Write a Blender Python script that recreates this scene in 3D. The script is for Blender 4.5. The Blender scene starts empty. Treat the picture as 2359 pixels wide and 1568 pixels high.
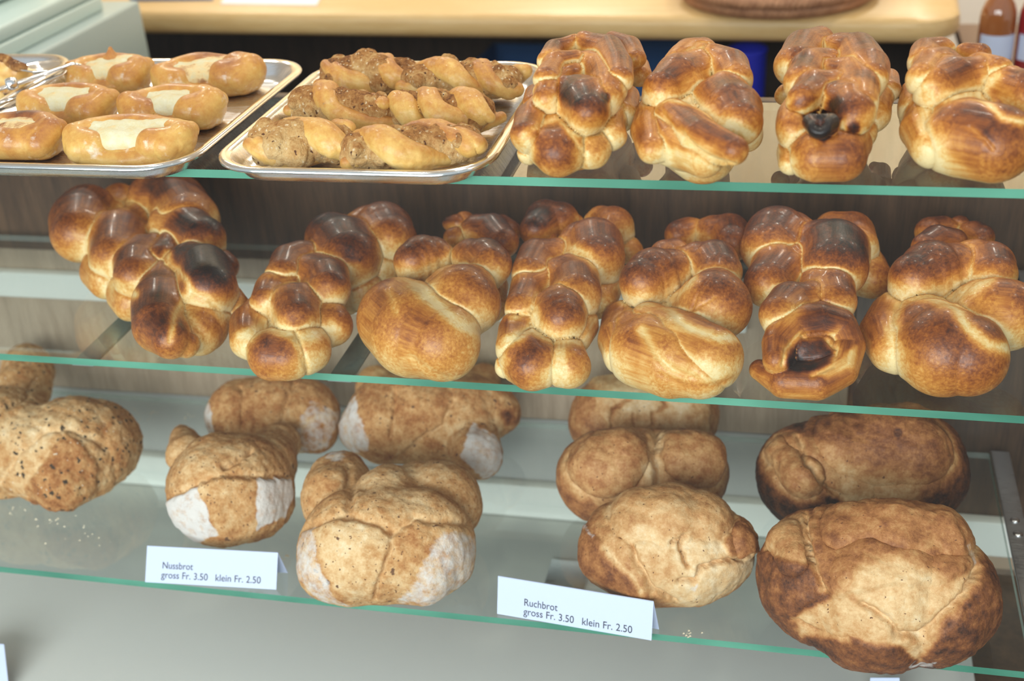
import bpy, bmesh, math, random
import numpy as np
from mathutils import Vector, Matrix

SC = bpy.context.scene
COL = SC.collection
random.seed(7)

# ------------------------------------------------------------------ camera
FPX = 2875.3
YAW, PIT, ROL = -.2488, .4976, -.0676
CAM = np.array([0, -1, .3964])
ZT, ZM, ZB = 0.0, -.2329, -.4727          # tops of the three glass shelves
YM0, YB0, YBK, YTB = .033, -.038, .336, .213
ZFLOOR, ZDECK = -1.06, -.629
_cy, _sy, _cp, _sp = math.cos(YAW), math.sin(YAW), math.cos(PIT), math.sin(PIT)
FWD = np.array([_sy*_cp, _cy*_cp, -_sp])
_r0 = np.array([_cy, -_sy, 0]); _u0 = np.cross(_r0, FWD)
RGT = _r0*math.cos(ROL) + _u0*math.sin(ROL)
UPV = -_r0*math.sin(ROL) + _u0*math.cos(ROL)

def UZ(x, y, z):      # where the line of sight through photo pixel x, y meets height z
    d = RGT*(x-1179.5)/FPX + UPV*(784-y)/FPX + FWD
    return CAM + d*((z-CAM[2])/d[2])
def UY(x, y, Y):
    d = RGT*(x-1179.5)/FPX + UPV*(784-y)/FPX + FWD
    return CAM + d*((Y-CAM[1])/d[1])
def PROJ(P):
    d = np.asarray(P) - CAM; w = d@FWD
    return 1179.5+FPX*(d@RGT)/w, 784-FPX*(d@UPV)/w
def MPP(P): return float((np.asarray(P)-CAM)@FWD)/FPX

cd = bpy.data.cameras.new('camera'); cam = bpy.data.objects.new('camera', cd); COL.objects.link(cam)
M = Matrix.Identity(4)
for i in range(3):
    M[i][0], M[i][1], M[i][2], M[i][3] = RGT[i], UPV[i], -FWD[i], CAM[i]
cam.matrix_world = M
cd.sensor_width = 36; cd.lens = FPX/2359*36; cd.clip_start = .02; cd.clip_end = 50
cd.dof.use_dof = True; cd.dof.focus_distance = 1.16; cd.dof.aperture_fstop = 4.2
SC.camera = cam

# ------------------------------------------------------------------ light
SC.view_settings.view_transform = 'Standard'; SC.view_settings.look = 'None'
SC.view_settings.gamma = 1; SC.view_settings.use_curve_mapping = False
SC.view_settings.exposure = 0.0
w = bpy.data.worlds.new('world'); SC.world = w; w.use_nodes = True
wb = w.node_tree.nodes['Background']
wb.inputs[0].default_value = (.86, .93, 1.0, 1); wb.inputs[1].default_value = .80
def area(name, loc, target, sx, sy, power, col, shape='RECTANGLE'):
    l = bpy.data.lights.new(name, 'AREA'); l.shape = shape; l.size = sx; l.size_y = sy
    l.energy = power; l.color = col
    o = bpy.data.objects.new(name, l); COL.objects.link(o); o.location = loc
    o.rotation_euler = (Vector(target)-Vector(loc)).to_track_quat('-Z', 'Y').to_euler()
    return o
area('daylight', (-.8, -3.0, .62), (-.35, .1, -.35), 3.0, 1.7, 175, (.93, .96, 1.0))
for lx, ly, pw in ((-.75, .30, 5.5), (-.05, .62, 5.5), (.75, .25, 5.5), (-1.6, 1.5, 8), (-2.2, 2.45, 22), (-.9, 2.45, 22), (.5, 2.45, 22), (1.8, 2.45, 22)):  # rear row is added fill, brightening the back wall that the glass mirrors
    area('ceiling_and_fill_lamp', (lx, ly, 1.6), (lx, ly-.05+(.25 if ly > 2 else 0), .4), .15, .15, pw, (1.0, .93, .82), 'DISK')

# ------------------------------------------------------------------ tagging and mesh helpers
def tag(o, label=None, cat=None, group=None, kind=None):
    if label: o['label'] = label
    if cat: o['category'] = cat
    if group: o['group'] = group
    if kind: o['kind'] = kind
    return o
def link(name, me, mat=None, parent=None):
    o = bpy.data.objects.new(name, me); COL.objects.link(o)
    if mat:
        for m in (mat if isinstance(mat, (list, tuple)) else [mat]): me.materials.append(m)
    if parent: o.parent = parent
    return o
def empty(name, loc=(0, 0, 0)):
    o = bpy.data.objects.new(name, None); COL.objects.link(o); o.location = loc
    o.empty_display_size = .02; return o
def put(o, parent):           # parent keeping world placement (parents are only translated)
    o.parent = parent; o.location = Vector(o.location)-Vector(parent.location); return o
def meshobj(name, verts, faces, mat, parent=None, smooth=False):
    me = bpy.data.meshes.new(name); me.from_pydata([tuple(map(float, v)) for v in verts], [], faces); me.validate()
    if smooth: me.shade_smooth()
    o = link(name, me, mat)
    if parent: put(o, parent)
    return o
def boxv(x0, x1, y0, y1, z0, z1):
    v = [(x0,y0,z0),(x1,y0,z0),(x1,y1,z0),(x0,y1,z0),(x0,y0,z1),(x1,y0,z1),(x1,y1,z1),(x0,y1,z1)]
    f = [(3,2,1,0),(4,5,6,7),(0,1,5,4),(1,2,6,5),(2,3,7,6),(3,0,4,7)]
    return v, f
def box(name, x0, x1, y0, y1, z0, z1, mat, parent=None, bev=0, seg=2):
    v, f = boxv(x0, x1, y0, y1, z0, z1)
    o = meshobj(name, v, f, mat)
    if bev:
        bm = bmesh.new(); bm.from_mesh(o.data)
        bmesh.ops.bevel(bm, geom=bm.edges[:], offset=bev, segments=seg, profile=.5, affect='EDGES')
        bm.to_mesh(o.data); bm.free(); o.data.shade_smooth()
        try: o.data.set_sharp_from_angle(angle=math.radians(50))
        except Exception: pass
    if parent: put(o, parent)
    return o
def tube(name, pts, rad, mat, parent=None, n=12, flat=None):
    pts = [Vector(p) for p in pts]; rad = rad if isinstance(rad, (list, tuple)) else [rad]*len(pts)
    vs = []; fs = []
    up = Vector((0, 0, 1))
    for i, p in enumerate(pts):
        t = (pts[min(i+1, len(pts)-1)]-pts[max(i-1, 0)]).normalized()
        s = t.cross(up); s = s.normalized() if s.length > 1e-4 else Vector((1, 0, 0)); b = s.cross(t)
        for k in range(n):
            a = 2*math.pi*k/n
            vs.append(p+s*math.cos(a)*rad[i]+b*math.sin(a)*rad[i]*(flat if flat else 1))
    for i in range(len(pts)-1):
        for k in range(n):
            fs.append((i*n+k, i*n+(k+1) % n, (i+1)*n+(k+1) % n, (i+1)*n+k))
    fs.append(tuple(range(n-1, -1, -1))); fs.append(tuple((len(pts)-1)*n+k for k in range(n)))
    return meshobj(name, vs, fs, mat, parent, True)
def lathe(name, prof, c, mat, parent=None, n=40):
    vs = []; fs = []
    for r, z in prof:
        for k in range(n):
            a = 2*math.pi*k/n; vs.append((c[0]+r*math.cos(a), c[1]+r*math.sin(a), c[2]+z))
    for i in range(len(prof)-1):
        for k in range(n):
            fs.append((i*n+k, i*n+(k+1) % n, (i+1)*n+(k+1) % n, (i+1)*n+k))
    fs.append(tuple(range(n-1, -1, -1))); fs.append(tuple((len(prof)-1)*n+k for k in range(n)))
    return meshobj(name, vs, fs, mat, parent, True)

# ------------------------------------------------------------------ materials
def newmat(name):
    m = bpy.data.materials.new(name); m.use_nodes = True
    nt = m.node_tree; return m, nt, nt.nodes['Principled BSDF']
def N(nt, typ, **kw):
    n = nt.nodes.new(typ)
    for k, v in kw.items(): setattr(n, k, v)
    return n
def ramp(nt, fac, stops, interp='LINEAR'):
    n = N(nt, 'ShaderNodeValToRGB'); cr = n.color_ramp; cr.interpolation = interp
    while len(cr.elements) < len(stops): cr.elements.new(.5)
    for e, (p, c) in zip(cr.elements, stops):
        e.position = p; e.color = (*c, 1) if len(c) == 3 else c
    if fac is not None: nt.links.new(fac, n.inputs[0])
    return n.outputs[0]
def math_(nt, op, a, b=None, clamp=False):
    n = N(nt, 'ShaderNodeMath', operation=op); n.use_clamp = clamp
    for i, v in enumerate((a, b)):
        if v is None: continue
        if isinstance(v, (int, float)): n.inputs[i].default_value = v
        else: nt.links.new(v, n.inputs[i])
    return n.outputs[0]
def mixc(nt, fac, a, b):
    n = N(nt, 'ShaderNodeMix', data_type='RGBA')
    for s, v in ((n.inputs[0], fac), (n.inputs[6], a), (n.inputs[7], b)):
        if isinstance(v, (int, float)): s.default_value = v
        elif isinstance(v, tuple): s.default_value = (*v, 1) if len(v) == 3 else v
        else: nt.links.new(v, s)
    return n.outputs[2]
def noise(nt, vec, scale, detail=3, rough=.55):
    n = N(nt, 'ShaderNodeTexNoise'); n.inputs['Scale'].default_value = scale
    n.inputs['Detail'].default_value = detail; n.inputs['Roughness'].default_value = rough
    if vec is not None: nt.links.new(vec, n.inputs['Vector'])
    return n.outputs['Fac']
def coords(nt, scale=(1, 1, 1), which='Object'):
    t = N(nt, 'ShaderNodeTexCoord'); mp = N(nt, 'ShaderNodeMapping'); mp.inputs['Scale'].default_value = scale
    nt.links.new(t.outputs[which], mp.inputs[0]); return mp.outputs[0]
def bump(nt, bsdf, h, strength, dist):
    b = N(nt, 'ShaderNodeBump'); b.inputs['Strength'].default_value = strength; b.inputs['Distance'].default_value = dist
    nt.links.new(h, b.inputs['Height']); nt.links.new(b.outputs[0], bsdf.inputs['Normal'])
def plain(name, col, rough=.6, metal=0, spec=.5, coat=0):
    m, nt, b = newmat(name); b.inputs['Base Color'].default_value = (*col, 1)
    b.inputs['Roughness'].default_value = rough; b.inputs['Metallic'].default_value = metal
    b.inputs['Specular IOR Level'].default_value = spec; b.inputs['Coat Weight'].default_value = coat
    return m
def wood(name, c0, c1, stretch, rough=.5, scale=1.0, knots=False):
    m, nt, b = newmat(name)
    v = coords(nt, stretch)
    n1 = noise(nt, v, 9*scale, 5, .6); n2 = noise(nt, v, 40*scale, 3, .6)
    f = math_(nt, 'ADD', math_(nt, 'MULTIPLY', n1, .65), math_(nt, 'MULTIPLY', n2, .35))
    c = ramp(nt, f, [(.33, c0), (.66, c1)])
    if knots:
        vo = N(nt, 'ShaderNodeTexVoronoi'); vo.inputs['Scale'].default_value = 3.4
        nt.links.new(coords(nt, (1, 1.6, 1.6)), vo.inputs['Vector'])
        k = ramp(nt, vo.outputs['Distance'], [(.03, (1, 1, 1)), (.10, (0, 0, 0))])
        c = mixc(nt, math_(nt, 'MULTIPLY', k, .75), c, (.17, .07, .02))
    nt.links.new(c, b.inputs['Base Color']); b.inputs['Roughness'].default_value = rough
    bump(nt, b, f, .12, .002)
    return m

def crust(name, stops, rough=.38, streak=1.0, bumpd=.0012, spec=.5, coat=0, speck=None, flourcol=(.66, .62, .58), grain=0.0, glaze=0, mott=.34, smul=.34, blot=.55):
    """baked dough: tone attribute -> crust colour, streaks along each strand, flour patches, specks"""
    m, nt, b = newmat(name)
    at = N(nt, 'ShaderNodeAttribute', attribute_name='tone').outputs['Fac']
    fl = N(nt, 'ShaderNodeAttribute', attribute_name='flour').outputs['Fac']
    st = N(nt, 'ShaderNodeAttribute', attribute_name='strand').outputs['Vector']
    ob = coords(nt)
    n1 = noise(nt, st, 1.0, 4, .6)          # long streaks
    n2 = noise(nt, ob, 26, 3, .6)           # broad blotches
    n3 = noise(nt, ob, 420, 3, .65)         # fine grain
    t = math_(nt, 'ADD', at, math_(nt, 'MULTIPLY', math_(nt, 'SUBTRACT', n1, .5), smul*streak))
    t = math_(nt, 'ADD', t, math_(nt, 'MULTIPLY', math_(nt, 'SUBTRACT', n2, .5), blot))
    n4 = noise(nt, ob, 85, 6, .7)           # mottling
    t = math_(nt, 'ADD', t, math_(nt, 'MULTIPLY', math_(nt, 'SUBTRACT', n4, .5), mott))
    t = math_(nt, 'ADD', t, math_(nt, 'MULTIPLY', math_(nt, 'SUBTRACT', n3, .5), .12+grain), clamp=True)
    c = ramp(nt, t, stops)
    ro = ramp(nt, n3, [(.3, (rough*.8,)*3), (.7, (min(1, rough*1.25),)*3)])
    if speck:
        for sc, thr, col, amt in speck:
            vo = N(nt, 'ShaderNodeTexVoronoi'); vo.inputs['Scale'].default_value = sc
            dn = N(nt, 'ShaderNodeTexNoise'); dn.inputs['Scale'].default_value = sc*1.3; dn.inputs['Detail'].default_value = 2
            nt.links.new(ob, dn.inputs['Vector'])
            va = N(nt, 'ShaderNodeVectorMath', operation='MULTIPLY_ADD'); va.inputs[1].default_value = (1.1/sc,)*3
            nt.links.new(dn.outputs['Color'], va.inputs[0]); nt.links.new(coords(nt, (1, 1.45, .75)), va.inputs[2])
            nt.links.new(va.outputs[0], vo.inputs['Vector'])
            k = ramp(nt, vo.outputs['Distance'], [(thr, (1, 1, 1)), (thr*1.35, (0, 0, 0))])
            wn = N(nt, 'ShaderNodeSeparateColor'); nt.links.new(vo.outputs['Color'], wn.inputs[0])
            sel = math_(nt, 'GREATER_THAN', wn.outputs[0], 1-amt)
            c = mixc(nt, math_(nt, 'MULTIPLY', k, sel), c, col)
    fn = noise(nt, ob, 95, 5, .7)
    fm = math_(nt, 'MULTIPLY', fl, 1.0)
    fmask = ramp(nt, math_(nt, 'ADD', fm, math_(nt, 'MULTIPLY', math_(nt, 'SUBTRACT', fn, .5), 2.0)), [(.25, (0, 0, 0)), (.95, (1, 1, 1))])
    fmask = math_(nt, 'MULTIPLY', fmask, math_(nt, 'GREATER_THAN', fl, .03))
    c = mixc(nt, math_(nt, 'MULTIPLY', fmask, .93), c, flourcol)
    if glaze:
        g = ramp(nt, noise(nt, ob, 60, 4, .6), [(.60, (0, 0, 0)), (.72, (1, 1, 1))])
        c = mixc(nt, math_(nt, 'MULTIPLY', g, glaze), c, (.86, .80, .70))
    nt.links.new(c, b.inputs['Base Color'])
    nt.links.new(mixc(nt, fmask, ro, (.95, .95, .95)), b.inputs['Roughness'])
    b.inputs['Specular IOR Level'].default_value = spec; b.inputs['Coat Weight'].default_value = coat; b.inputs['Coat Roughness'].default_value = .13
    h = math_(nt, 'ADD', math_(nt, 'MULTIPLY', n1, .5*streak), math_(nt, 'MULTIPLY', n3, .45+grain*2))
    h = math_(nt, 'ADD', h, math_(nt, 'MULTIPLY', n2, .5)); h = math_(nt, 'ADD', h, math_(nt, 'MULTIPLY', n4, mott*1.0))
    bump(nt, b, h, .55, bumpd)
    return m

ZS = [(0, (.75, .58, .29)), (.15, (.69, .43, .145)), (.33, (.55, .235, .042)), (.51, (.36, .115, .017)), (.67, (.195, .050, .009)), (.83, (.080, .019, .006)), (1, (.013, .008, .007))]
RS = [(0, (.76, .59, .37)), (.2, (.67, .44, .22)), (.4, (.52, .275, .105)), (.58, (.36, .145, .045)), (.75, (.20, .066, .020)), (.9, (.085, .028, .012)), (1, (.03, .013, .008))]
M_ZOPF = crust('glazed_braid_crust', ZS, rough=.40, streak=1.0, coat=.09, spec=.33, mott=.32, smul=.55)
M_RUCH = crust('dark_wheat_crust', RS, rough=.62, streak=.35, bumpd=.0018, spec=.35, speck=[(210, .15, (.14, .05, .02), .20)], grain=.10, mott=.85, blot=.34)
M_NUSS = crust('nut_bread_crust', RS, rough=.85, streak=.25, bumpd=.0022, spec=.25, speck=[(85, .17, (.15, .07, .035), .20), (240, .20, (.18, .08, .035), .28)], grain=.14, mott=1.0)
M_SEED = crust('seeded_crust', RS, rough=.85, streak=.2, bumpd=.0024, spec=.25, speck=[(120, .24, (.055, .036, .022), .40), (200, .2, (.20, .09, .04), .25), (150, .13, (.75, .66, .5), .2)], grain=.18, mott=1.0)
PS = [(0, (.74, .54, .23)), (.25, (.65, .39, .105)), (.45, (.52, .235, .045)), (.62, (.36, .130, .030)), (.8, (.20, .06, .018)), (1, (.04, .015, .01))]
M_PAST = crust('sweet_dough', PS, rough=.42, streak=.35, bumpd=.0010, coat=.15, glaze=.5, mott=.45)
M_TWIST = crust('butter_dough', PS, rough=.5, streak=.4, bumpd=.0011, coat=.08, glaze=.15, mott=.6)
QS = [(0, (.64, .59, .42)), (.3, (.62, .53, .31)), (.55, (.70, .50, .24)), (.8, (.36, .15, .05)), (1, (.08, .03, .015))]
M_QUARK = crust('quark_filling', QS, rough=.5, streak=.1, bumpd=.002, spec=.4, mott=1.5, grain=.06)
NS = [(0, (.62, .43, .21)), (.35, (.49, .285, .110)), (.6, (.34, .15, .045)), (.8, (.17, .065, .022)), (1, (.05, .02, .012))]
M_NUT = crust('nut_filling', NS, rough=.9, streak=.1, bumpd=.004, spec=.2, grain=.45, mott=1.0, speck=[(260, .25, (.62, .46, .28), .3), (200, .22, (.10, .04, .02), .25)])

def steel(name, rough=.28, col=(.74, .74, .75)):
    m, nt, b = newmat(name); b.inputs['Base Color'].default_value = (*col, 1); b.inputs['Metallic'].default_value = 1
    n = noise(nt, coords(nt, (6, 90, 6)), 6, 3)
    nt.links.new(ramp(nt, n, [(.3, (rough*.75,)*3), (.7, (rough*1.3,)*3)]), b.inputs['Roughness'])
    return m
M_STEEL = steel('brushed_steel', .26); M_CHROME = steel('polished_steel', .12, (.8, .8, .81)); M_ALU = steel('aluminium', .34, (.62, .63, .65))

def glass_top(name, tint, gain=1.75):
    """clear sheet: sees through with a faint tint, mirrors more at grazing angles"""
    m = bpy.data.materials.new(name); m.use_nodes = True; nt = m.node_tree; nt.nodes.clear()
    out = N(nt, 'ShaderNodeOutputMaterial'); mix = N(nt, 'ShaderNodeMixShader')
    tr = N(nt, 'ShaderNodeBsdfTransparent'); tr.inputs[0].default_value = (*tint, 1)
    gl = N(nt, 'ShaderNodeBsdfGlossy'); gl.inputs['Roughness'].default_value = .0; gl.inputs[0].default_value = (.97, 1, .985, 1)
    geo = N(nt, 'ShaderNodeNewGeometry'); fr = N(nt, 'ShaderNodeFresnel')
    ior = math_(nt, 'SUBTRACT', 1.5, math_(nt, 'MULTIPLY', geo.outputs['Backfacing'], 1.5-1/1.5))
    nt.links.new(ior, fr.inputs['IOR'])
    nt.links.new(math_(nt, 'MULTIPLY', fr.outputs[0], gain, True), mix.inputs[0])
    nt.links.new(tr.outputs[0], mix.inputs[1]); nt.links.new(gl.outputs[0], mix.inputs[2]); nt.links.new(mix.outputs[0], out.inputs[0])
    return m
def clear(name, tint):
    m = bpy.data.materials.new(name); m.use_nodes = True; nt = m.node_tree; nt.nodes.clear()
    out = N(nt, 'ShaderNodeOutputMaterial'); tr = N(nt, 'ShaderNodeBsdfTransparent'); tr.inputs[0].default_value = (*tint, 1)
    nt.links.new(tr.outputs[0], out.inputs[0]); return m
M_GTOP = glass_top('shelf_glass', (.95, .985, .97)); M_GBOT = clear('shelf_glass_underside', (.97, .99, .98))
M_GPANE = glass_top('front_pane_glass', (.97, .985, .98), 1.75)
def back_edge():
    m = bpy.data.materials.new('polished_glass_edge'); m.use_nodes = True; nt = m.node_tree; b = nt.nodes['Principled BSDF']; b.inputs['Base Color'].default_value = (.55, .62, .58, 1); b.inputs['Roughness'].default_value = .2
    tr = N(nt, 'ShaderNodeBsdfTransparent'); tr.inputs[0].default_value = (.85, .95, .9, 1); mx = N(nt, 'ShaderNodeMixShader'); mx.inputs[0].default_value = .35
    nt.links.new(tr.outputs[0], mx.inputs[1]); nt.links.new(b.outputs[0], mx.inputs[2]); nt.links.new(mx.outputs[0], nt.nodes['Material Output'].inputs[0]); return m
M_GBACK = back_edge()
def edge_mat(c0, c1):
    m, nt, b = newmat('green_glass_edge')
    n = noise(nt, coords(nt, (1, 1, 3)), 4, 3, .6)
    nt.links.new(ramp(nt, n, [(.32, c0), (.7, c1)]), b.inputs['Base Color'])
    b.inputs['Roughness'].default_value = .12; b.inputs['Coat Weight'].default_value = .5
    return m
M_GEDGE = edge_mat((.030, .145, .095), (.125, .36, .25))

# ------------------------------------------------------------------ implicit dough modelling
def capsule_d(P, lobe):
    """distance to a chain of tapered capsules; also position along it and offset from its axis"""
    best = np.full(len(P), 1e9, np.float32); tt = np.zeros(len(P), np.float32); off = np.zeros((len(P), 3), np.float32)
    pts, rad = lobe['p'], lobe['r']
    L0 = 0.0
    segs = [(0, 0)] if len(pts) == 1 else [(i, i+1) for i in range(len(pts)-1)]
    for i, j in segs:
        a, b = pts[i], pts[j]; ab = b-a; l2 = float(ab@ab)
        if l2 < 1e-10:
            t = np.zeros(len(P), np.float32); q = P-a; d = np.linalg.norm(q, axis=1)-rad[i]
        else:
            t = np.clip(((P-a)@ab)/l2, 0, 1).astype(np.float32)
            q = P-a-t[:, None]*ab; d = np.linalg.norm(q, axis=1)-(rad[i]+t*(rad[j]-rad[i]))
        k = d < best
        best[k] = d[k]; tt[k] = L0+t[k]*math.sqrt(l2); off[k] = q[k]
        L0 += math.sqrt(l2)
    return best, tt, off
def smin(a, b, k):
    h = np.clip(.5+.5*(b-a)/k, 0, 1); return b+(a-b)*h-k*h*(1-h)
SEAM = [0.0, .0018]; AVOID = [None]
def field(P, lobes, k, zflat):
    d = None; a = b = None
    for lb in lobes:
        di = capsule_d(P, lb)[0]
        if d is None: d = di; a = di.copy(); b = np.full_like(di, 1e9)
        else:
            d = smin(d, di, k); b = np.minimum(b, np.maximum(a, di)); a = np.minimum(a, di)
    if SEAM[0] and len(lobes) > 1: d = d+SEAM[0]*np.exp(-(b-a)/SEAM[1])
    if AVOID[0]:                                # pressed flat against the neighbour it touches
        e = None
        for lb in AVOID[0]:
            di = capsule_d(P, lb)[0]; e = di if e is None else smin(e, di, k)
        d = np.maximum(d, .0012-e)
    if zflat is not None: d = -smin(-d, -(zflat-P[:, 2]), .004)
    return d
def surface(lobes, h, k, zflat):
    lo = np.min([np.min(np.array(l['p'])-np.array(l['r'])[:, None], 0) for l in lobes], 0)-3*h
    hi = np.max([np.max(np.array(l['p'])+np.array(l['r'])[:, None], 0) for l in lobes], 0)+3*h
    if zflat is not None: lo[2] = max(lo[2], zflat-3*h)
    n = np.ceil((hi-lo)/h).astype(int)+1
    B = 6; nb = -(-n//B); n = nb*B
    cen = np.stack(np.meshgrid(*[lo[i]+(np.arange(nb[i])*B+(B-1)/2)*h for i in range(3)], indexing='ij'), -1).reshape(-1, 3).astype(np.float32)
    dc = field(cen, lobes, k, zflat)
    G = np.where(dc > 0, 1., -1.).astype(np.float32).reshape(nb)
    G = np.repeat(np.repeat(np.repeat(G, B, 0), B, 1), B, 2)
    near = np.abs(dc) < h*B*.5*1.75+h*2
    idx = np.argwhere(near.reshape(nb))
    loc = np.stack(np.meshgrid(range(B), range(B), range(B), indexing='ij'), -1).reshape(-1, 3)
    gi = (idx[:, None, :]*B+loc[None]).reshape(-1, 3)
    P = (lo+gi*h).astype(np.float32)
    G[gi[:, 0], gi[:, 1], gi[:, 2]] = field(P, lobes, k, zflat)
    S = G < 0
    c = [S[dx:n[0]-1+dx, dy:n[1]-1+dy, dz:n[2]-1+dz] for dx in (0, 1) for dy in (0, 1) for dz in (0, 1)]
    tot = sum(x.astype(np.int8) for x in c); act = (tot > 0) & (tot < 8)
    ci = np.argwhere(act); vid = np.full(act.shape, -1, np.int64); vid[act] = np.arange(len(ci))
    acc = np.zeros((len(ci), 3)); cnt = np.zeros(len(ci))
    cor = [(dx, dy, dz) for dx in (0, 1) for dy in (0, 1) for dz in (0, 1)]
    gv = {q: G[ci[:, 0]+q[0], ci[:, 1]+q[1], ci[:, 2]+q[2]] for q in cor}
    for a in cor:
        for ax in range(3):
            if a[ax]: continue
            b = list(a); b[ax] = 1; b = tuple(b)
            va, vb = gv[a], gv[b]; x = (va < 0) != (vb < 0)
            t = np.where(x, va/np.where(x, va-vb, 1), 0)
            p = np.array(a)[None]+0.0*t[:, None]; p[:, ax] += t
            acc[x] += p[x]; cnt[x] += 1
    V = lo+(ci+acc/cnt[:, None])*h
    F = []
    for ax in range(3):
        o1, o2 = [(1, 2), (2, 0), (0, 1)][ax]
        s0 = S; s1 = np.roll(S, -1, ax)
        x = (s0 != s1); sl = [slice(None)]*3; sl[ax] = slice(0, n[ax]-1); 
        e = np.argwhere(x[tuple(sl)])
        e = e[(e[:, o1] > 0) & (e[:, o2] > 0) & (e[:, o1] < n[o1]-1) & (e[:, o2] < n[o2]-1)]
        def cell(d1, d2):
            q = e.copy(); q[:, o1] -= d1; q[:, o2] -= d2; return vid[q[:, 0], q[:, 1], q[:, 2]]
        quad = np.stack([cell(1, 1), cell(0, 1), cell(0, 0), cell(1, 0)], 1)
        ins = S[e[:, 0], e[:, 1], e[:, 2]]
        quad[~ins] = quad[~ins][:, ::-1]
        F.append(quad)
    F = np.concatenate(F); F = F[(F >= 0).all(1)]
    V = V.astype(np.float32)
    def grad(V):
        g = np.zeros_like(V); e = h*.4
        for a in range(3):
            q = V.copy(); q[:, a] += e; dp = field(q, lobes, k, zflat); q[:, a] -= 2*e; g[:, a] = dp-field(q, lobes, k, zflat)
        return g/(np.linalg.norm(g, axis=1, keepdims=True)+1e-9)
    g = grad(V); V = V-g*np.clip(field(V, lobes, k, zflat), -h, h)[:, None]
    return V, F, g

_rs = np.random.RandomState(3)
_WD = _rs.randn(24, 3); _WD /= np.linalg.norm(_WD, axis=1, keepdims=True); _WP = _rs.rand(24)*6.28; _WF = .6+.9*_rs.rand(24)
def lumps(V, freq, seed=0):
    s = np.zeros(len(V))
    for i in range(10):
        j = (i+seed*7) % 24; s += np.sin(V@_WD[j]*freq*_WF[(j+5) % 24]+_WP[j]+seed)
    return s/10*1.6

def px_poly(PX, poly):    # signed pixel distance, positive inside
    x, y = PX[:, 0], PX[:, 1]; ins = np.zeros(len(PX), bool); dm = np.full(len(PX), 1e9)
    n = len(poly)
    for i in range(n):
        (x0, y0), (x1, y1) = poly[i], poly[(i+1) % n]
        if y0 != y1:
            c = ((y0 > y) != (y1 > y)) & (x < (x1-x0)*(y-y0)/(y1-y0)+x0); ins ^= c
        dx, dy = x1-x0, y1-y0; t = np.clip(((x-x0)*dx+(y-y0)*dy)/(dx*dx+dy*dy+1e-9), 0, 1)
        dm = np.minimum(dm, np.hypot(x-x0-t*dx, y-y0-t*dy))
    return np.where(ins, dm, -dm)
def px_line(PX, line):
    x, y = PX[:, 0], PX[:, 1]; dm = np.full(len(PX), 1e9)
    for (x0, y0), (x1, y1) in zip(line[:-1], line[1:]):
        dx, dy = x1-x0, y1-y0; t = np.clip(((x-x0)*dx+(y-y0)*dy)/(dx*dx+dy*dy+1e-9), 0, 1)
        dm = np.minimum(dm, np.hypot(x-x0-t*dx, y-y0-t*dy))
    return dm
def sstep(x): x = np.clip(x, 0, 1); return x*x*(3-2*x)

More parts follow.
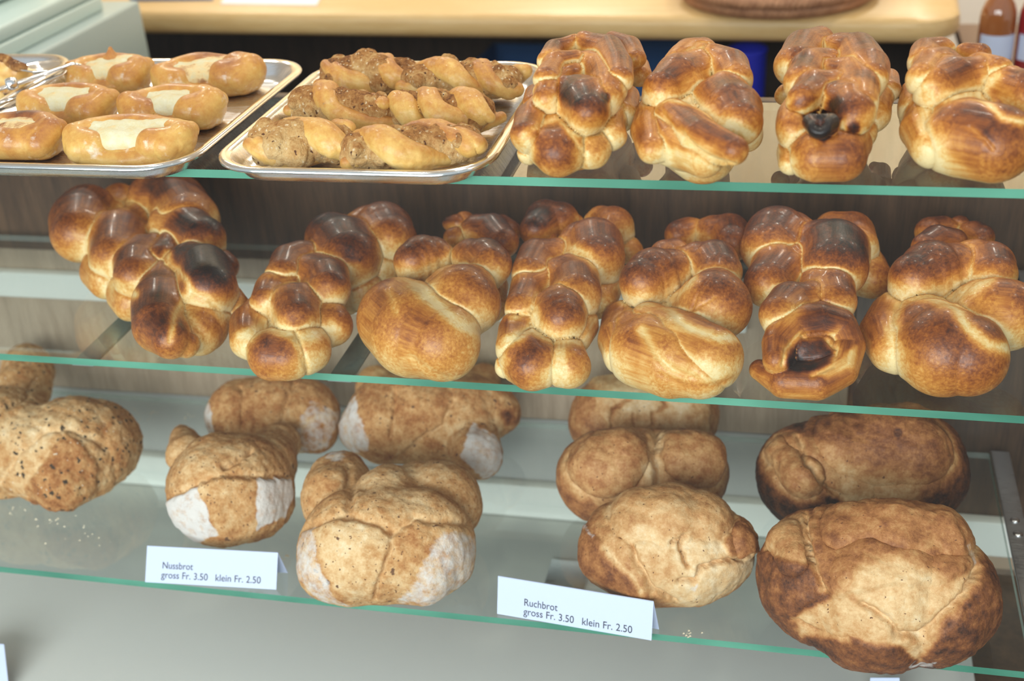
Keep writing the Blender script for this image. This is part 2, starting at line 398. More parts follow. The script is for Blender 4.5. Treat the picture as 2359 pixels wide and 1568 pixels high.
LAST = [None]
def dough(name, view, zs, L, mat, h=.0016, k=.0022, core=None, marks=(), crease=.0075, pale=.10, lump=.0006, rough=0.0, zflat=True, tonegrad=.10, seed=0, parent=None, streak=(14, 300), jit=.6, tuck=False, world=False, corey=0, seam=0.0, under=0.0, grow=1.0, avoid=None, ymax=None, bias=0.0):
    """view = (ox, oy, s): the measured points are given in a magnified crop of the photo; heights in cm above zs"""
    ox, oy, s = view if view else (0, 0, 1)
    lobes = []
    if world:
        lobes = [dict(p=[np.array(p, np.float32) for p in P], r=list(R), tone=tone, core=False) for tone, P, R in L]
        L = []
    for hh, rr, tone, pts in L:
        P, R = [], []
        hs = hh if isinstance(hh, (list, tuple)) else [hh]*len(pts)
        rs = rr if isinstance(rr, (list, tuple)) else [rr]*len(pts)
        if len(rs) < len(pts): rs = list(rs)+[rs[-1]]*(len(pts)-len(rs))
        for (x, y), q, r in zip(pts, hs, rs):
            p = UZ(ox+x/s, oy+y/s, zs+q*.01)
            if ymax is not None and p[1]+r/s*MPP(p)*grow > ymax-.004: p = UY(ox+x/s, oy+y/s, ymax-.004-r/s*MPP(p)*grow)
            P.append(p.astype(np.float32)); R.append(r/s*MPP(p)*grow)
        lobes.append(dict(p=P, r=R, tone=tone, core=False))
    allp = np.array([p for l in lobes for p in l['p']])
    if tuck:                                   # strand ends dive between their neighbours
        ctr = np.polyfit(allp[:, 1], allp[:, 0], 1)
        for l in lobes:
            if len(l['p']) < 2: continue
            for e in (0, -1):
                p, q, r = l['p'][e], l['p'][1 if e == 0 else -2], l['r'][e]
                t = p-q; t = t/(np.linalg.norm(t)+1e-9)
                y = min(p[1]+.02, (ymax or 9)-.03); inw = np.array([np.polyval(ctr, y), y, zs+.032])-p; dist = np.linalg.norm(inw); inw = inw/(dist+1e-9)
                n = (p+t*r*.30+inw*min(r*.9, dist*.7)).astype(np.float32)
                if e == 0: l['p'].insert(0, n); l['r'].insert(0, r*.62)
                else: l['p'].append(n); l['r'].append(r*.62)
    if core:                                   # the dough inside, under the visible strands
        hc, rc, nb = core; o = np.argsort(allp[:, 1]); ch = np.array_split(o, nb)
        P = []
        for c in ch:
            q = allp[c].mean(0); q[2] = zs+hc; q[1] += corey if len(P) == 0 else 0; P.append(q.astype(np.float32))
        lobes.append(dict(p=P, r=[rc]*nb, tone=.45, core=True))
    AVOID[0] = None
    if avoid:
        A_ = np.concatenate([np.array(l['p']) for l in lobes]); rm = max(max(l['r']) for l in lobes); lo_, hi_ = A_.min(0)-rm, A_.max(0)+rm
        AVOID[0] = [l for l in avoid if all((np.min(np.array(l['p'])[:, i])-max(l['r']) < hi_[i]) and (np.max(np.array(l['p'])[:, i])+max(l['r']) > lo_[i]) for i in range(3))]
    SEAM[0] = seam
    V, F, g = surface(lobes, h, k, zs+.0004 if zflat else None)
    SEAM[0] = 0.0; AVOID[0] = None; LAST[0] = lobes
    d1 = np.full(len(V), 1e9, np.float32); d2 = d1.copy(); tone = np.zeros(len(V), np.float32); st = np.zeros((len(V), 3), np.float32)
    tsum = np.zeros(len(V)); wsum = np.zeros(len(V))
    for i, lb in enumerate(lobes):
        d, t, off = capsule_d(V, lb)
        if lb['core']: d = d+.002
        wt = np.exp(-np.clip(d, -.01, 1)/.004); tsum += wt*lb['tone']; wsum += wt
        k1 = d < d1
        d2 = np.where(k1, d1, np.minimum(d2, d)); d1 = np.where(k1, d, d1)
        q = off*streak[1]; q[:, 0] += t*streak[0]+i*7.3
        st[k1] = q[k1]
    tone = tsum/wsum+bias
    gap = d2-d1
    cr = np.exp(-(np.maximum(gap, 0)/crease)**1.15)
    if under: cr = cr*(1-under*sstep((g[:, 2]-.12)/.55))
    tone = tone*(1-cr)+np.minimum(tone, pale)*cr
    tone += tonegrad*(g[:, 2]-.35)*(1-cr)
    side = np.clip((zs+.012-V[:, 2])/.012, 0, 1); tone = np.maximum(tone, side*.58)      # browned where it sat on the baking sheet
    flour = np.zeros(len(V))
    vd = CAM-V; vd /= np.linalg.norm(vd, axis=1, keepdims=True); face = sstep(((g*vd).sum(1)+.02)/.2)
    PX = np.stack(PROJ(V), 1); PX = np.stack([(PX[:, 0]-ox)*s, (PX[:, 1]-oy)*s], 1)
    wob = lumps(V, 260, seed)*9; wob2 = lumps(V, 700, seed+3)*5
    PX = PX+jit*np.stack([lumps(V, 190, seed+2)*8+lumps(V, 620, seed+4)*5, lumps(V, 190, seed+5)*8+lumps(V, 620, seed+6)*5], 1)
    disp = np.zeros(len(V))
    for mk in marks:
        typ = mk[0]
        if typ == 'tone':
            _, poly, val, fe, amt = mk; wgt = sstep((px_poly(PX, poly)+wob+wob2+fe*.5)/fe)*face*amt; tone = tone*(1-wgt)+val*wgt
        elif typ == 'flour':
            _, poly, val, fe = mk; wgt = sstep((px_poly(PX, poly)+wob2*1.2+fe*.5)/fe)*face; flour = np.maximum(flour, wgt*val)
        elif typ == 'flap':                    # crust that stands proud, with a torn edge
            _, poly, val, dep, fe = mk; sd = px_poly(PX, poly)+wob*1.2+wob2; disp += dep*sstep((sd+fe*.5)/fe)*face
            if val is not None: wgt = sstep((sd+fe*.5)/fe)*face; tone = tone*(1-wgt)+val*wgt
        elif typ == 'crack':
            _, line, wid, dep, val = mk; dl = px_line(PX, line)+np.abs(wob)*.5; e = np.exp(-(dl/wid)**2)*face; disp -= dep*e
            if val is not None: e2 = np.exp(-(dl/(wid*1.6))**2)*face; tone = tone*(1-e2)+val*e2
        elif typ == 'spot':
            _, x, y, rad, val = mk; e = np.exp(-((np.hypot(PX[:, 0]-x, PX[:, 1]-y)+wob)/rad)**4)*face; tone = tone*(1-e)+val*e
        elif typ == 'dent':
            _, x, y, rad, dep = mk; e = np.exp(-(np.hypot(PX[:, 0]-x, PX[:, 1]-y)/rad)**4)*face; disp -= dep*e
    up = np.clip((V[:, 2]-zs-.002)/.006, 0, 1)
    V = V+g*((disp+lump*lumps(V, 110, seed)+rough*(lumps(V, 420, seed+1)+.6*lumps(V, 900, seed+2)))*up)[:, None]
    c = V.mean(0); org = np.array([c[0], c[1], zs])
    me = bpy.data.meshes.new(name)
    me.vertices.add(len(V)); me.vertices.foreach_set('co', (V-org).astype(np.float32).ravel())
    nf = len(F); me.loops.add(nf*4); me.polygons.add(nf)
    me.loops.foreach_set('vertex_index', F.astype(np.int32).ravel())
    me.polygons.foreach_set('loop_start', np.arange(0, nf*4, 4, dtype=np.int32))
    try: me.polygons.foreach_set('loop_total', np.full(nf, 4, np.int32))
    except Exception: pass
    me.update(calc_edges=True); me.validate(); me.shade_smooth()
    a = me.attributes.new('tone', 'FLOAT', 'POINT'); a.data.foreach_set('value', np.clip(tone, 0, 1.1).astype(np.float32))
    a = me.attributes.new('flour', 'FLOAT', 'POINT'); a.data.foreach_set('value', flour.astype(np.float32))
    a = me.attributes.new('strand', 'FLOAT_VECTOR', 'POINT'); a.data.foreach_set('vector', st.ravel())
    o = link(name, me, mat); o.location = org
    if parent is not None: put(o, parent)
    return o

# ------------------------------------------------------------------ room
M_WALL = plain('cream_plaster', (.80, .72, .64), .8); M_CEIL = plain('white_ceiling', (.82, .80, .76), .85)
M_FLOOR = plain('stone_floor', (.30, .26, .22), .5); M_PAVE = plain('dark_paving', (.07, .068, .065), .85)
def shell(name, *a, mat): return tag(box(name, *a, mat), kind='structure')
shell('floor', -4, 3.4, -.3, 3.3, ZFLOOR-.1, ZFLOOR, mat=M_FLOOR)
shell('ground', -9, 9, -9, -.3001, ZFLOOR-.1, ZFLOOR, mat=M_PAVE)
shell('wall_back', -4, 3.4, 3.2, 3.3, ZFLOOR, 1.7, mat=M_WALL)
shell('reflection_trim', -3.9, 3.3, 3.17, 3.1995, .05, 1.68, mat=wood('pine_wall_boards', (.62, .43, .22), (.80, .62, .38), (7, 7, .6), .5))  # boards out of view, added to tint the reflection in the top shelf
shell('wall_left', -4, -3.9, -.3, 3.2, ZFLOOR, 1.7, mat=M_WALL)
shell('wall_right', 3.3, 3.4, -.3, 3.2, ZFLOOR, 1.7, mat=M_WALL)
shell('ceiling', -4, 3.4, -.3, 3.3, 1.7, 1.8, mat=M_CEIL)

# ------------------------------------------------------------------ display case
M_DECK = plain('pale_grey_laminate', (.60, .60, .56), .42); M_RAIL = plain('white_lacquer', (.80, .80, .74), .35)
M_DARKWOOD = wood('dark_walnut_panel', (.036, .019, .010), (.098, .053, .027), (9, 9, .8), .45)
M_TAUPE = wood('taupe_door', (.30, .22, .15), (.46, .35, .25), (9, 9, .8), .4); M_GREYP = plain('mid_grey_laminate', (.46, .46, .44), .45)
XL, XR = -1.75, .62
case = empty('display_case', (XL/2+XR/2, .1, ZFLOOR))
tag(case, 'glass fronted bakery display case with dark wood back holding three glass shelves', 'display case')
box('deck_panel', -1.72, .222, -.115, .356, ZDECK-.03, ZDECK, M_DECK, case, .002)
box('base_cabinet', XL, XR, -.11, .356, ZFLOOR, ZDECK-.031, M_DARKWOOD, case)
box('back_panel', XL, XR, .356, .374, -.262, -.046, M_DARKWOOD, case, .002)
box('back_panel', .075, XR, .356, .374, ZDECK, -.2625, M_DARKWOOD, case, .002)
box('sliding_door', XL, .074, .356, .374, -.480, -.2625, M_TAUPE, case, .002)
box('lower_panel', XL, .074, .356, .374, ZDECK, -.4805, M_GREYP, case, .002)
box('back_rail', XL, .45, .338, .3555, ZDECK+.0005, -.577, M_RAIL, case, .002)
box('light_rail', XL, -.05, .338, .3555, -.328, -.290, M_RAIL, case, .003)
box('end_panel', .60, XR, -.11, .3555, ZDECK-.03, -.02, M_DARKWOOD, case)
M_BAR = plain('grey_green_bar', (.20, .25, .235), .4)
def support(x0, x1, y0, y1, z, mat=None):
    b = box('support_bar', x0, x1, y0, y1, z-.004, z-.0002, mat or M_ALU, case, .0008); return b
TH = .008
b = support(.243, .264, YB0+.03, YBK, ZB+.0045)
for sy_ in (.135, .098):
    P = UZ(2337, 1205, ZB)if sy_ > .12 else UZ(2345, 1237, ZB)
    sc_ = lathe('screw', [(.0, 0), (.0052, 0), (.0052, .0008), (.003, .0016), (0, .0017)], (.2535, P[1], ZB+.0042), M_CHROME, n=20); put(sc_, case); sc_.parent = b; sc_.matrix_parent_inverse = Matrix.Translation(b.location).inverted() if False else Matrix.Identity(4)
    sc_.location = Vector((0, 0, 0))-Vector(b.location)-Vector(case.location)
for x0 in (-.757, -.463):
    support(x0, x0+.026, YM0+.005, YBK+.018, ZM-TH-.0005, M_BAR)
support(.243, .264, YM0+.03, YBK, ZM+.0045)
pane = box('front_glass', XL, XR, -.171, -.165, ZDECK-.03, .42, M_GPANE, case)
pane.data.materials.append(M_GBOT)
for p in pane.data.polygons:
    if p.normal.y > -.5: p.material_index = 1

def shelf(zt, y0, y1, x0, x1, label):
    v, f = boxv(x0, x1, y0, y1, zt-TH, zt)
    o = meshobj('glass_shelf', v, f, [M_GTOP, M_GBOT, M_GEDGE, M_GBACK])
    for p in o.data.polygons: p.material_index = 0 if p.normal.z > .5 else (1 if p.normal.z < -.5 else (3 if p.normal.y > .5 else 2))
    o.location = ((x0+x1)/2, (y0+y1)/2, zt-TH)
    o.data.transform(Matrix.Translation(-o.location))
    return tag(o, label, 'shelf', 'glass shelves of the display case')
shelf(ZT, 0, YTB, XL+.02, .58, 'topmost glass shelf with green edge carrying pastry trays and four braided loaves')
shelf(ZM, YM0, YBK, XL+.02, .2415, 'middle glass shelf with green edge carrying seven braided loaves')
shelf(ZB, YB0, YBK, XL+.02, .2415, 'lowest glass shelf with green edge carrying crusty brown loaves and price cards')

# ------------------------------------------------------------------ braided loaves
VA = (1150, 0, 3.409); VC = (1700, 60, 4.355); VD = (1700, 0, 3.267); VE = (0, 390, 2.775); VG = (780, 430, 3.136); VI = (1350, 430, 2.338)
GR = 'braided loaves'
NEAR = {}
def zopf(view, zs, L, label, marks=(), core=(.0285, .0285, 4), seed=0, **kw):
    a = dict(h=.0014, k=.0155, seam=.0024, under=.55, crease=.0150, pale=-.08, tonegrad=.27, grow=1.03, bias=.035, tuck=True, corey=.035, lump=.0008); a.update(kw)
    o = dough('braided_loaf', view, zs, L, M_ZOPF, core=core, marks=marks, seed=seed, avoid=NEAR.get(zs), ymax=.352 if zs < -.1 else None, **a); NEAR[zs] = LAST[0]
    return tag(o, label, 'bread', GR)
zopf(VA, ZT, [
 (3.6,[150,190],.62,[(410,1090),(460,1200)]), (3.2,[115,125],.34,[(700,1130),(740,1200)]), (5,[105,115,110],.62,[(410,810),(235,930),(200,1060)]),
 (6.6,[150,185,150],.74,[(610,740),(670,800),(700,880)]), (4,[95,95],.40,[(880,930),(905,1070)]), (7,[75,85,80],.66,[(570,590),(410,640),(360,760)]),
 (7,[100,125,130,110],.66,[(660,520),(800,560),(860,690),(860,760)]), (4,[90,90],.42,[(1010,760),(1000,910)]), (8,[60,75,75],.6,[(590,460),(430,500),(360,610)]),
 (8,[95,115,115,90],.7,[(690,350),(860,400),(935,520),(960,610)]), (8,[60,80,80],.64,[(600,345),(430,390),(380,480)]), (7,[70,85,70],.55,[(890,320),(1030,370),(1085,460)]),
 (4.5,[75,75],.5,[(1100,520),(1130,600)]), (3,[60],.45,[(220,1220)]), (3.5,[80,80],.45,[(280,740),(270,820)])],
 'braided loaf with a charred grey knob beside the tray of nut twists',
 [('crack',[(200,1060),(350,970),(480,930),(560,1040),(700,1045),(850,1040)],22,.0008,.06),('crack',[(570,1050),(660,1200),(680,1310)],14,.001,.10),('spot',570,730,105,.95),('spot',840,760,45,.9),('tone',[(250,1030),(450,960),(560,1100),(560,1300),(300,1280)],.72,120,.8)], seed=1)
zopf(VA, ZT, [
 (5.3,[110,150,120],.68,[(1370,900),(1590,1080),(1840,1180)]), (3.8,[110,150,130],.6,[(1260,960),(1370,1150),(1610,1260)]), (5.5,[200,230,180],.6,[(1750,790),(1830,880),(1890,960)]),
 (4,[100,110,100],.5,[(1180,870),(1140,1030),(1190,1180)]), (6.5,[150,190,150],.58,[(1530,570),(1400,630),(1280,700)]), (7,[120,140,120],.58,[(1720,480),(1820,530),(1870,610)]),
 (7.5,[95,110,90],.6,[(1600,390),(1480,415),(1400,490)]), (7.5,[70,70],.55,[(1560,430),(1450,460)]), (3,[120],.5,[(1940,1070)])],
 'braided loaf with a creased diagonal fold, just before the black-nosed loaf on the top shelf',
 [('crack',[(1160,790),(1330,765),(1520,790),(1700,925),(1990,1065)],30,.0008,.03),('crack',[(1420,1040),(1560,1180),(1700,1270),(1840,1310)],26,.003,.10),('crack',[(1290,880),(1340,980)],14,.001,.25)], seed=2)
zopf(VC, ZT, [
 (3.3,[190,240,240,170],.66,[(740,1240),(800,1320),(1040,1320),(1160,1190)]), (2.5,[85,90],.45,[(490,1290),(500,1380)]), (6.7,[90,128,95],1.0,[(735,965),(825,1005),(930,965)]),
 (5,[130,150,140],.56,[(700,830),(550,890),(530,1030)]), (6.5,[170,200,180],.8,[(1010,750),(1120,800),(1170,880)]), (7.2,[110,140,140],.64,[(930,560),(760,600),(650,720)]),
 (6.8,[140,170,190,150],.64,[(970,480),(1130,510),(1220,650),(1220,800)]), (7.2,[110,150,160],.6,[(880,340),(700,400),(620,560)]), (7.2,[150,200,210,160],.64,[(1030,220),(1200,270),(1310,420),(1340,520)]),
 (7,[140,190,190],.62,[(820,150),(650,230),(560,400)]), (4,[130,120],.45,[(1420,760),(1410,900)]), (4.5,[90,100],.5,[(1520,520),(1540,640)]), (4,[90],.5,[(460,700)]), (3,[100],.5,[(1270,1090)])],
 'dark braided loaf with a black burnt nose on the top glass shelf',
 [('dent',820,950,95,.008),('tone',[(640,900),(820,825),(1040,920),(1000,1060),(860,1160),(720,1110)],1.05,40,1),('tone',[(700,880),(830,850),(930,900),(850,1000),(730,980)],.82,60,.9),('spot',990,800,110,.93),('spot',1160,1020,70,.95),('tone',[(520,800),(640,700),(820,710),(700,800),(560,860)],.82,60,.7),('spot',620,290,120,.8)], seed=3)
zopf(VD, ZT, [
 (4.2,[170,290,290],.6,[(1690,880),(1710,1040),(1930,1080)]), (3.6,[130,150,130],.46,[(1420,850),(1375,980),(1440,1110)]), (6,[170,210],.58,[(2050,690),(2200,740)]),
 (6.8,[130,170,150],.68,[(1800,570),(1620,600),(1490,660)]), (7.5,[90,110,110],.62,[(1570,460),(1440,500),(1385,590)]), (7.5,[90,110,100],.6,[(1520,370),(1410,400),(1390,470)]),
 (7.5,[70,80],.62,[(1730,395),(1820,410)]), (7.3,[80,100],.62,[(1830,490),(1950,540)]), (4,[80,80],.5,[(1310,700),(1300,820)]), (4,[150],.5,[(2280,900)])],
 'broad braided loaf in front of the syrup bottles at the end of the top shelf',
 [('crack',[(1450,720),(1420,820),(1400,980)],34,.0006,.05),('crack',[(1560,740),(1800,700),(1960,570)],30,.0006,.06),('crack',[(1800,705),(1990,880),(2150,915)],24,.0006,.06),('spot',1860,1010,40,.8),('crack',[(1740,950),(1860,1060),(1920,1130)],16,.0015,.45),('tone',[(1560,920),(1700,1100),(1900,1230),(2050,1290),(1800,1300),(1600,1150)],.5,80,.7)], seed=4)
zopf(VE, ZM, [
 (5,[130,180,170,120],.64,[(1060,740),(1030,860),(1020,1000),(1090,1090)]), (3.6,[130,170,150],.56,[(1270,900),(1290,1000),(1270,1040)]), (7,[130,170,170],.82,[(1200,600),(1310,650),(1340,760)]),
 (7.2,[70,80],.78,[(1090,480),(1040,550)]), (6,[130,150,140],.62,[(940,545),(890,620),(875,680)]), (4,[90,100],.44,[(1480,850),(1500,890)]), (5,[90],.8,[(1435,620)]),
 (8,[100,140,140],.78,[(1060,350),(1200,385),(1300,440)]), (6,[120,180,160],.58,[(880,340),(765,440),(745,560)]), (8,[140,180,190],.56,[(960,180),(1130,215),(1210,330)]),
 (6.8,[190,200,180],.58,[(560,290),(530,340),(510,410)]), (3.5,[110,110],.5,[(625,660),(680,720)]), (3,[100,100],.4,[(785,810),(830,870)]), (6,[120],.4,[(770,210)])],
 'long dark braided loaf lying askew on the middle shelf below the quark pastry tray',
 [('crack',[(1070,540),(1085,600),(1190,700),(1220,780),(1330,830),(1420,930)],20,.001,.16),('crack',[(1220,780),(1120,920),(1085,1100)],18,.001,.16),('crack',[(700,720),(800,760),(860,800)],24,.0006,.10),('tone',[(680,250),(800,180),(900,200),(820,270)],.15,60,.8),('spot',1010,80,90,.85),('spot',1240,330,90,.9),('crack',[(1190,920),(1260,1010),(1310,1080)],22,.0015,.25)], seed=5)
zopf(VE, ZM, [
 (3.4,[140,160,150],.64,[(1740,1170),(1750,1190),(1830,1200)]), (3.4,[120,140],.42,[(1980,1140),(1975,1160)]), (4,[100,120,110],.5,[(1680,900),(1590,990),(1580,1100)]),
 (6,[140,145,130],.6,[(1880,865),(1890,900),(1900,950)]), (4,[120,130],.56,[(2080,980),(2125,1000)]), (6.5,[80,100,90],.58,[(1830,740),(1730,770),(1700,830)]),
 (6.8,[120,140,130],.64,[(2010,665),(2090,705),(2110,760)]), (7.5,[100,110,100],.68,[(1920,555),(1845,590),(1810,660)]), (7,[170,200,190],.76,[(2120,450),(2190,500),(2230,560)]),
 (7,[150,190,170],.6,[(2360,380),(2450,400),(2490,450)]), (4.5,[130,130],.6,[(2490,540),(2440,620)]), (3,[110],.45,[(2330,790)])],
 'slim braided loaf with a round top knob next to the askew dark loaf, middle shelf',
 [('crack',[(1550,1070),(1700,990),(1790,1020),(1930,1080),(2120,1020)],30,.0008,.03),('crack',[(1890,1080),(1930,1200),(1960,1280)],16,.0008,.10),('crack',[(1720,900),(1740,980)],18,.0006,.12),('spot',2270,520,80,.82)], seed=6)
zopf(VG, ZM, [
 (4.5,[200,300,325,270],.40,[(420,880),(440,960),(550,1050),(750,1130)]), (6.5,[200,255,235],.42,[(830,765),(900,820),(935,840)]), (8,[140,170,150],.62,[(680,505),(600,520),(550,540)]),
 (8.3,[130,160,150],.56,[(960,505),(1055,530),(1100,565)]), (4,[130,130],.45,[(1090,720),(1090,850)]), (7.5,[110,130,110],.66,[(1000,310),(1110,325),(1190,400)]),
 (6.5,[45,60],.92,[(800,265),(870,270)]), (6.5,[70],.7,[(920,255)]), (7,[70],.62,[(830,365)]), (6,[70,80],.66,[(1180,275),(1240,325)])],
 'wide golden braided loaf with a thin dark curled tail on the middle shelf',
 [('crack',[(530,670),(610,770),(760,900),(900,1000),(1060,1045)],36,.0012,.0),('crack',[(430,650),(540,650),(640,600),(790,540)],26,.0006,.10),('crack',[(520,1230),(650,1330),(790,1385)],26,.0015,.18),('tone',[(150,750),(420,700),(500,900),(300,1100),(140,1000)],.48,200,.6),('crack',[(370,740),(410,900)],22,.0008,.32)], seed=7)
zopf(VG, ZM, [
 (3.4,[170,190,180],.66,[(1370,1225),(1380,1265),(1400,1290)]), (3.2,[140,155],.36,[(1660,1250),(1665,1300)]), (2.5,[60],.5,[(1195,1310)]), (4.8,[90,110,100],.56,[(1390,960),(1265,1040),(1245,1140)]),
 (6.3,[160,175,160],.62,[(1580,885),(1600,920),(1615,950)]), (4,[110,110],.5,[(1770,1010),(1720,1080)]), (6.5,[90,110,110],.54,[(1480,695),(1355,745),(1315,860)]),
 (6.8,[140,170,170],.58,[(1640,640),(1705,695),(1725,780)]), (7.5,[110,130,120],.6,[(1540,485),(1430,505),(1375,610)]), (7.5,[170,210,200],.58,[(1760,420),(1845,435),(1865,520)]),
 (7.8,[130,150,120],.64,[(1600,240),(1500,245),(1430,310)]), (7.5,[110,150],.46,[(1900,245),(1985,290)]), (4,[110,110],.45,[(1930,750),(1900,840)]), (5,[90],.5,[(2110,470)])],
 'slim braided loaf with half its front pale, between two wide ones on the middle shelf',
 [('crack',[(1220,1110),(1400,1030),(1480,1080),(1560,1110),(1740,1105)],26,.0008,.05),('crack',[(1420,930),(1440,1020)],22,.0008,.05),('crack',[(1250,960),(1420,880)],18,.0006,.18),('crack',[(1700,450),(1800,490),(1850,560)],26,.0006,.10),('spot',1440,230,85,.9),('tone',[(1560,1120),(1640,1130),(1660,1480),(1560,1470)],.05,60,.8)], seed=8)
zopf(VI, ZM, [
 (5,[110,165,165],.52,[(350,740),(520,850),(680,915)]), (3.8,[130,195,195,150],.46,[(260,810),(330,895),(455,940),(610,990)]), (6.5,[150,190,170],.54,[(640,625),(690,640),(715,650)]),
 (3.5,[100,110,100],.55,[(190,720),(175,830),(200,900)]), (7.5,[120,150,130],.62,[(440,460),(360,480),(310,510)]), (8,[100,130,120],.62,[(600,395),(690,415),(720,460)]),
 (7.8,[70,80],.6,[(480,345),(425,365)]), (7,[90,110,100],.62,[(690,245),(770,255),(790,300)]), (6.5,[80,80],.6,[(550,245),(505,260)])],
 'wide braided loaf with a pale stretch mark curving across its front, middle shelf',
 [('crack',[(190,600),(300,625),(420,610),(470,690),(570,770),(700,805),(850,815)],20,.001,.0),('crack',[(430,610),(520,560),(580,480)],20,.0006,.12),('crack',[(300,770),(370,900),(470,985),(590,1035)],22,.002,.14),('crack',[(400,1010),(520,1070),(680,1075),(800,1030)],18,.001,.28),('crack',[(540,690),(700,590)],8,.0008,.42)], seed=9)
zopf(VI, ZM, [
 ([3,2.8,2.8,3.4,4.6,6,6.6,6.3,5.4,4.8],[55,90,100,92,86,86,92,92,86,78],.60,[(935,985),(1070,1045),(1240,1050),(1375,985),(1415,860),(1375,755),(1260,725),(1120,755),(1035,850),(1030,930)]), (4.4,[105,100],.93,[(1190,885),(1240,890)]),
 (7,[100,120,110],.64,[(1190,615),(1100,630),(1045,685)]), (7,[100,120,110],.62,[(1260,545),(1325,575),(1345,620)]),
 (7,[110,140,130],.62,[(1110,440),(1030,460),(985,520)]), (8,[150,180,170],.78,[(1290,325),(1335,355),(1345,430)]), (8,[130,170,150],.68,[(1100,265),(1025,275),(990,330)]),
 (7.5,[100,120,100],.5,[(1330,235),(1430,255),(1470,320)]), (4.5,[100,110],.6,[(1520,440),(1535,490)])],
 'braided loaf with a burnt brown hollow in its front end on the middle shelf',
 [('tone',[(1075,900),(1110,820),(1220,795),(1340,850),(1345,940),(1230,1005),(1090,975)],.86,26,1),('spot',1120,950,55,1.05),('spot',1210,970,40,1.0),('crack',[(1060,960),(1080,870),(1150,800),(1280,800),(1350,880),(1330,960),(1220,1015)],14,.003,.2),('tone',[(1260,1000),(1400,900),(1460,860),(1440,980),(1300,1040)],.08,40,.8),('spot',1250,710,100,.8)], seed=10)
zopf(VI, ZM, [
 (4.5,[150,215,245,215],.6,[(1830,745),(1860,820),(1925,885),(2050,910)]), (3.8,[110,130,120],.5,[(1640,690),(1605,790),(1645,880)]), (6,[140,190,190],.46,[(2120,650),(2200,685),(2260,690)]),
 (7.5,[140,170,140],.66,[(1960,445),(1860,460),(1775,495)]), (7.8,[110,130,120],.58,[(2100,395),(2175,425),(2195,470)]), (7.8,[70,90,80],.68,[(1980,295),(1890,295),(1835,325)]),
 (7,[70,80],.62,[(1920,230),(1855,245)]), (6.8,[50],.82,[(2015,205)]), (7,[70,70],.68,[(2090,255),(2130,275)])],
 'wide braided loaf with a big smooth knob, just past the burnt-hollow loaf, middle shelf', [('crack',[(1640,560),(1780,585),(1900,595),(1980,610)],30,.0006,.06),('crack',[(1680,640),(1640,780),(1650,900)],22,.0006,.10),('crack',[(1975,610),(2060,760),(2160,850),(2290,870)],26,.0008,.06),('crack',[(1900,590),(2040,570),(2180,490)],28,.0006,.10)], seed=11)

# ------------------------------------------------------------------ crusty loaves on the lowest shelf
VU = (1680, 880, 2.278); VS = (1130, 820, 2.306); VP = (300, 820, 2.483); VL = (0, 760, 2.904)
def loaf(name, view, L, mat, label, marks, group, seed=0, **kw):
    a = dict(h=.0017, k=.012, crease=.004, pale=.5, lump=.0026, rough=.0007, tonegrad=.0, streak=(40, 90), jit=1.5); a.update(kw)
    o = dough(name, view, ZB, L, mat, marks=marks, seed=seed, **a)
    return tag(o, label, 'bread', group)
GW = 'brown wheat loaves'; GN = 'floured nut loaves'
loaf('wheat_loaf', VU, [(6.2,[365,435,375],.80,[(520,1015),(790,1080),(1025,1112)]), (10.2,[128,110],.56,[(325,845),(360,930)]), (10.6,[215,262,232],.60,[(650,860),(850,870),(1060,870)])], M_RUCH,
 'biggest brown wheat loaf with a torn open top, at the front beside the metal strip',
 [('tone',[(190,860),(260,730),(400,700),(440,820),(440,960),(330,960),(230,910)],.46,30,1),
  ('flap',[(410,740),(480,650),(640,630),(900,650),(1150,700),(1230,820),(1260,960),(1180,1030),(1060,1050),(1010,1060),(870,1060),(700,1090),(590,1130),(490,1080),(440,930)],.60,.004,40),
  ('tone',[(720,960),(900,900),(1150,1050),(1290,980),(1310,1000),(1200,1150),(1040,1340),(900,1330),(700,1160),(600,1110)],.16,90,.85),
  ('tone',[(330,1240),(600,1110),(830,1250),(880,1340),(1000,1370),(1130,1320),(1240,1160),(1310,960),(1340,960),(1250,1170),(1010,1470),(900,1390),(620,1350),(380,1330)],.24,40,.9),
  ('flap',[(150,900),(230,910),(440,960),(495,1090),(400,1190),(340,1240),(220,1220)],.79,.003,30),
  ('flap',[(370,1330),(560,1330),(860,1380),(960,1470),(900,1540),(600,1500)],.79,.003,30),
  ('flap',[(1020,1450),(1200,1200),(1320,940),(1400,1050),(1410,1200),(1300,1420),(1100,1520)],.80,.0025,40),
  ('crack',[(405,700),(415,860),(460,1010),(500,1090)],15,.007,.3),('crack',[(700,1160),(830,1250),(880,1335),(1010,1340),(1110,1230),(1250,1100),(1300,970)],18,.009,.22),
  ('crack',[(320,1250),(480,1325),(620,1350)],9,.003,.35),('flour',[(940,1490),(1080,1470),(1050,1530),(960,1530)],.75,20),('flour',[(1245,860),(1265,830),(1310,950),(1280,960)],.5,20)], GW, 1, k=.007, seam=.0045, crease=.005, pale=.28)
